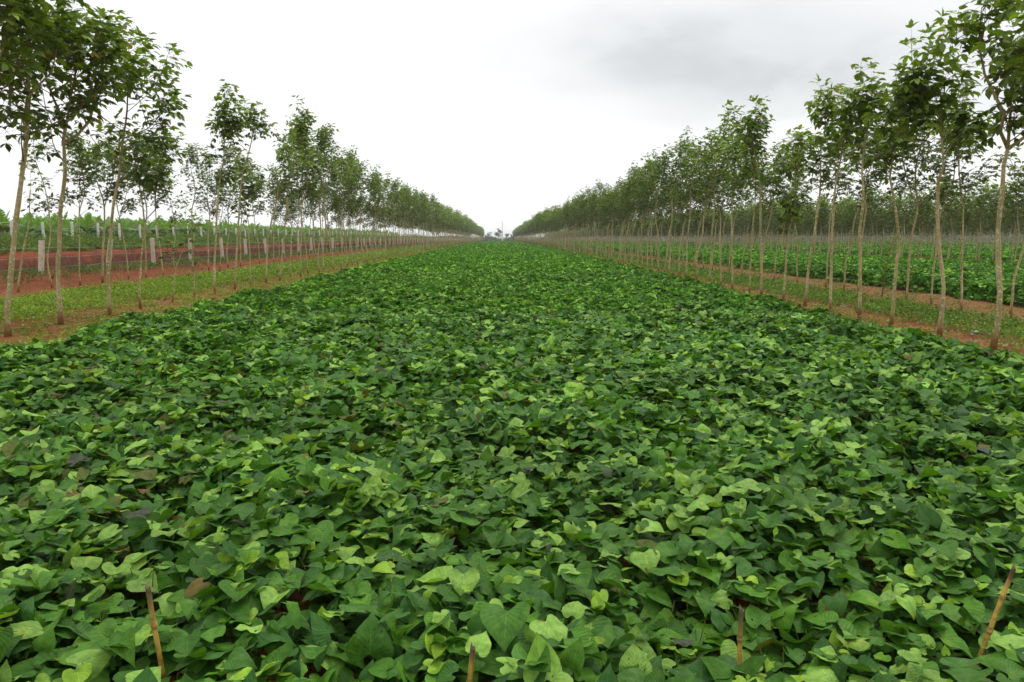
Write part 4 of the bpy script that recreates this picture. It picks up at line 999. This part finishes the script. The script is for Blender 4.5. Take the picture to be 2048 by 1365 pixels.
def blob(a0, e0, sa, se, rot, warp=.5):
    u = g.math('SUBTRACT', az, a0); v = g.math('SUBTRACT', el, e0)
    c, s = math.cos(rot), math.sin(rot)
    u2 = g.math('ADD', g.math('MULTIPLY', u, c / sa), g.math('MULTIPLY', v, s / sa))
    v2 = g.math('ADD', g.math('MULTIPLY', u, -s / se), g.math('MULTIPLY', v, c / se))
    d = g.math('SQRT', g.math('ADD', g.math('MULTIPLY', u2, u2), g.math('MULTIPLY', v2, v2)))
    d = g.math('ADD', d, g.math('MULTIPLY', g.math('SUBTRACT', wn, .5), 1.3)); d = g.math('ADD', d, g.math('MULTIPLY', g.math('SUBTRACT', wf, .5), .35))
    return g.ss(d, .15, 1.15, 1, 0)
m1 = blob(.23, .195, .34, .085, R(-8)); m2 = blob(.50, .26, .42, .20, 0); m3 = blob(.12, .07, .22, .03, 0)
mk = g.math('ADD', g.math('MULTIPLY', m1, .27), g.math('MULTIPLY', m2, .10)); mk = g.math('ADD', mk, g.math('MULTIPLY', m3, .05)); mk = g.math('MULTIPLY', mk, g.ss(wf, .3, .7, .72, 1.25))
val = g.math('MULTIPLY', g.math('SUBTRACT', 1.12, mk), g.ss(el, .50, 1.25, 1.0, 2.1))
colr = g.mix(g.math('MULTIPLY', mk, 2.2, clamp=True), c4(1, 1, 1), c4(.965, .985, 1.0))
bg2 = g.n('ShaderNodeBackground'); L.new(colr, bg2.inputs[0]); L.new(val, bg2.inputs[1])
mx = g.n('ShaderNodeMixShader'); mx.inputs[0].default_value = .93
L.new(bg1.outputs[0], mx.inputs[1]); L.new(bg2.outputs[0], mx.inputs[2])
wo = g.n('ShaderNodeOutputWorld'); L.new(mx.outputs[0], wo.inputs[0])
sl = bpy.data.lights.new("sun", 'SUN'); sl.energy = 1.5; sl.angle = R(14); sl.color = (1, .97, .92)
so = bpy.data.objects.new("sun", sl); COL.objects.link(so)
so.rotation_euler = (R(90) - SUN_EL, 0, math.pi - SUN_AZ)
so.location = (0, 0, 30)

vs = SC.view_settings; vs.view_transform = 'Standard'; vs.look = 'None'; vs.exposure = 0.0; vs.gamma = 1.0; vs.use_curve_mapping = False
cy = SC.cycles; cy.max_bounces = 5; cy.diffuse_bounces = 3; cy.glossy_bounces = 2; cy.transmission_bounces = 3; cy.transparent_max_bounces = 4
cy.use_adaptive_sampling = True; cy.adaptive_threshold = .03
try: cy.use_denoising = True
except Exception: pass
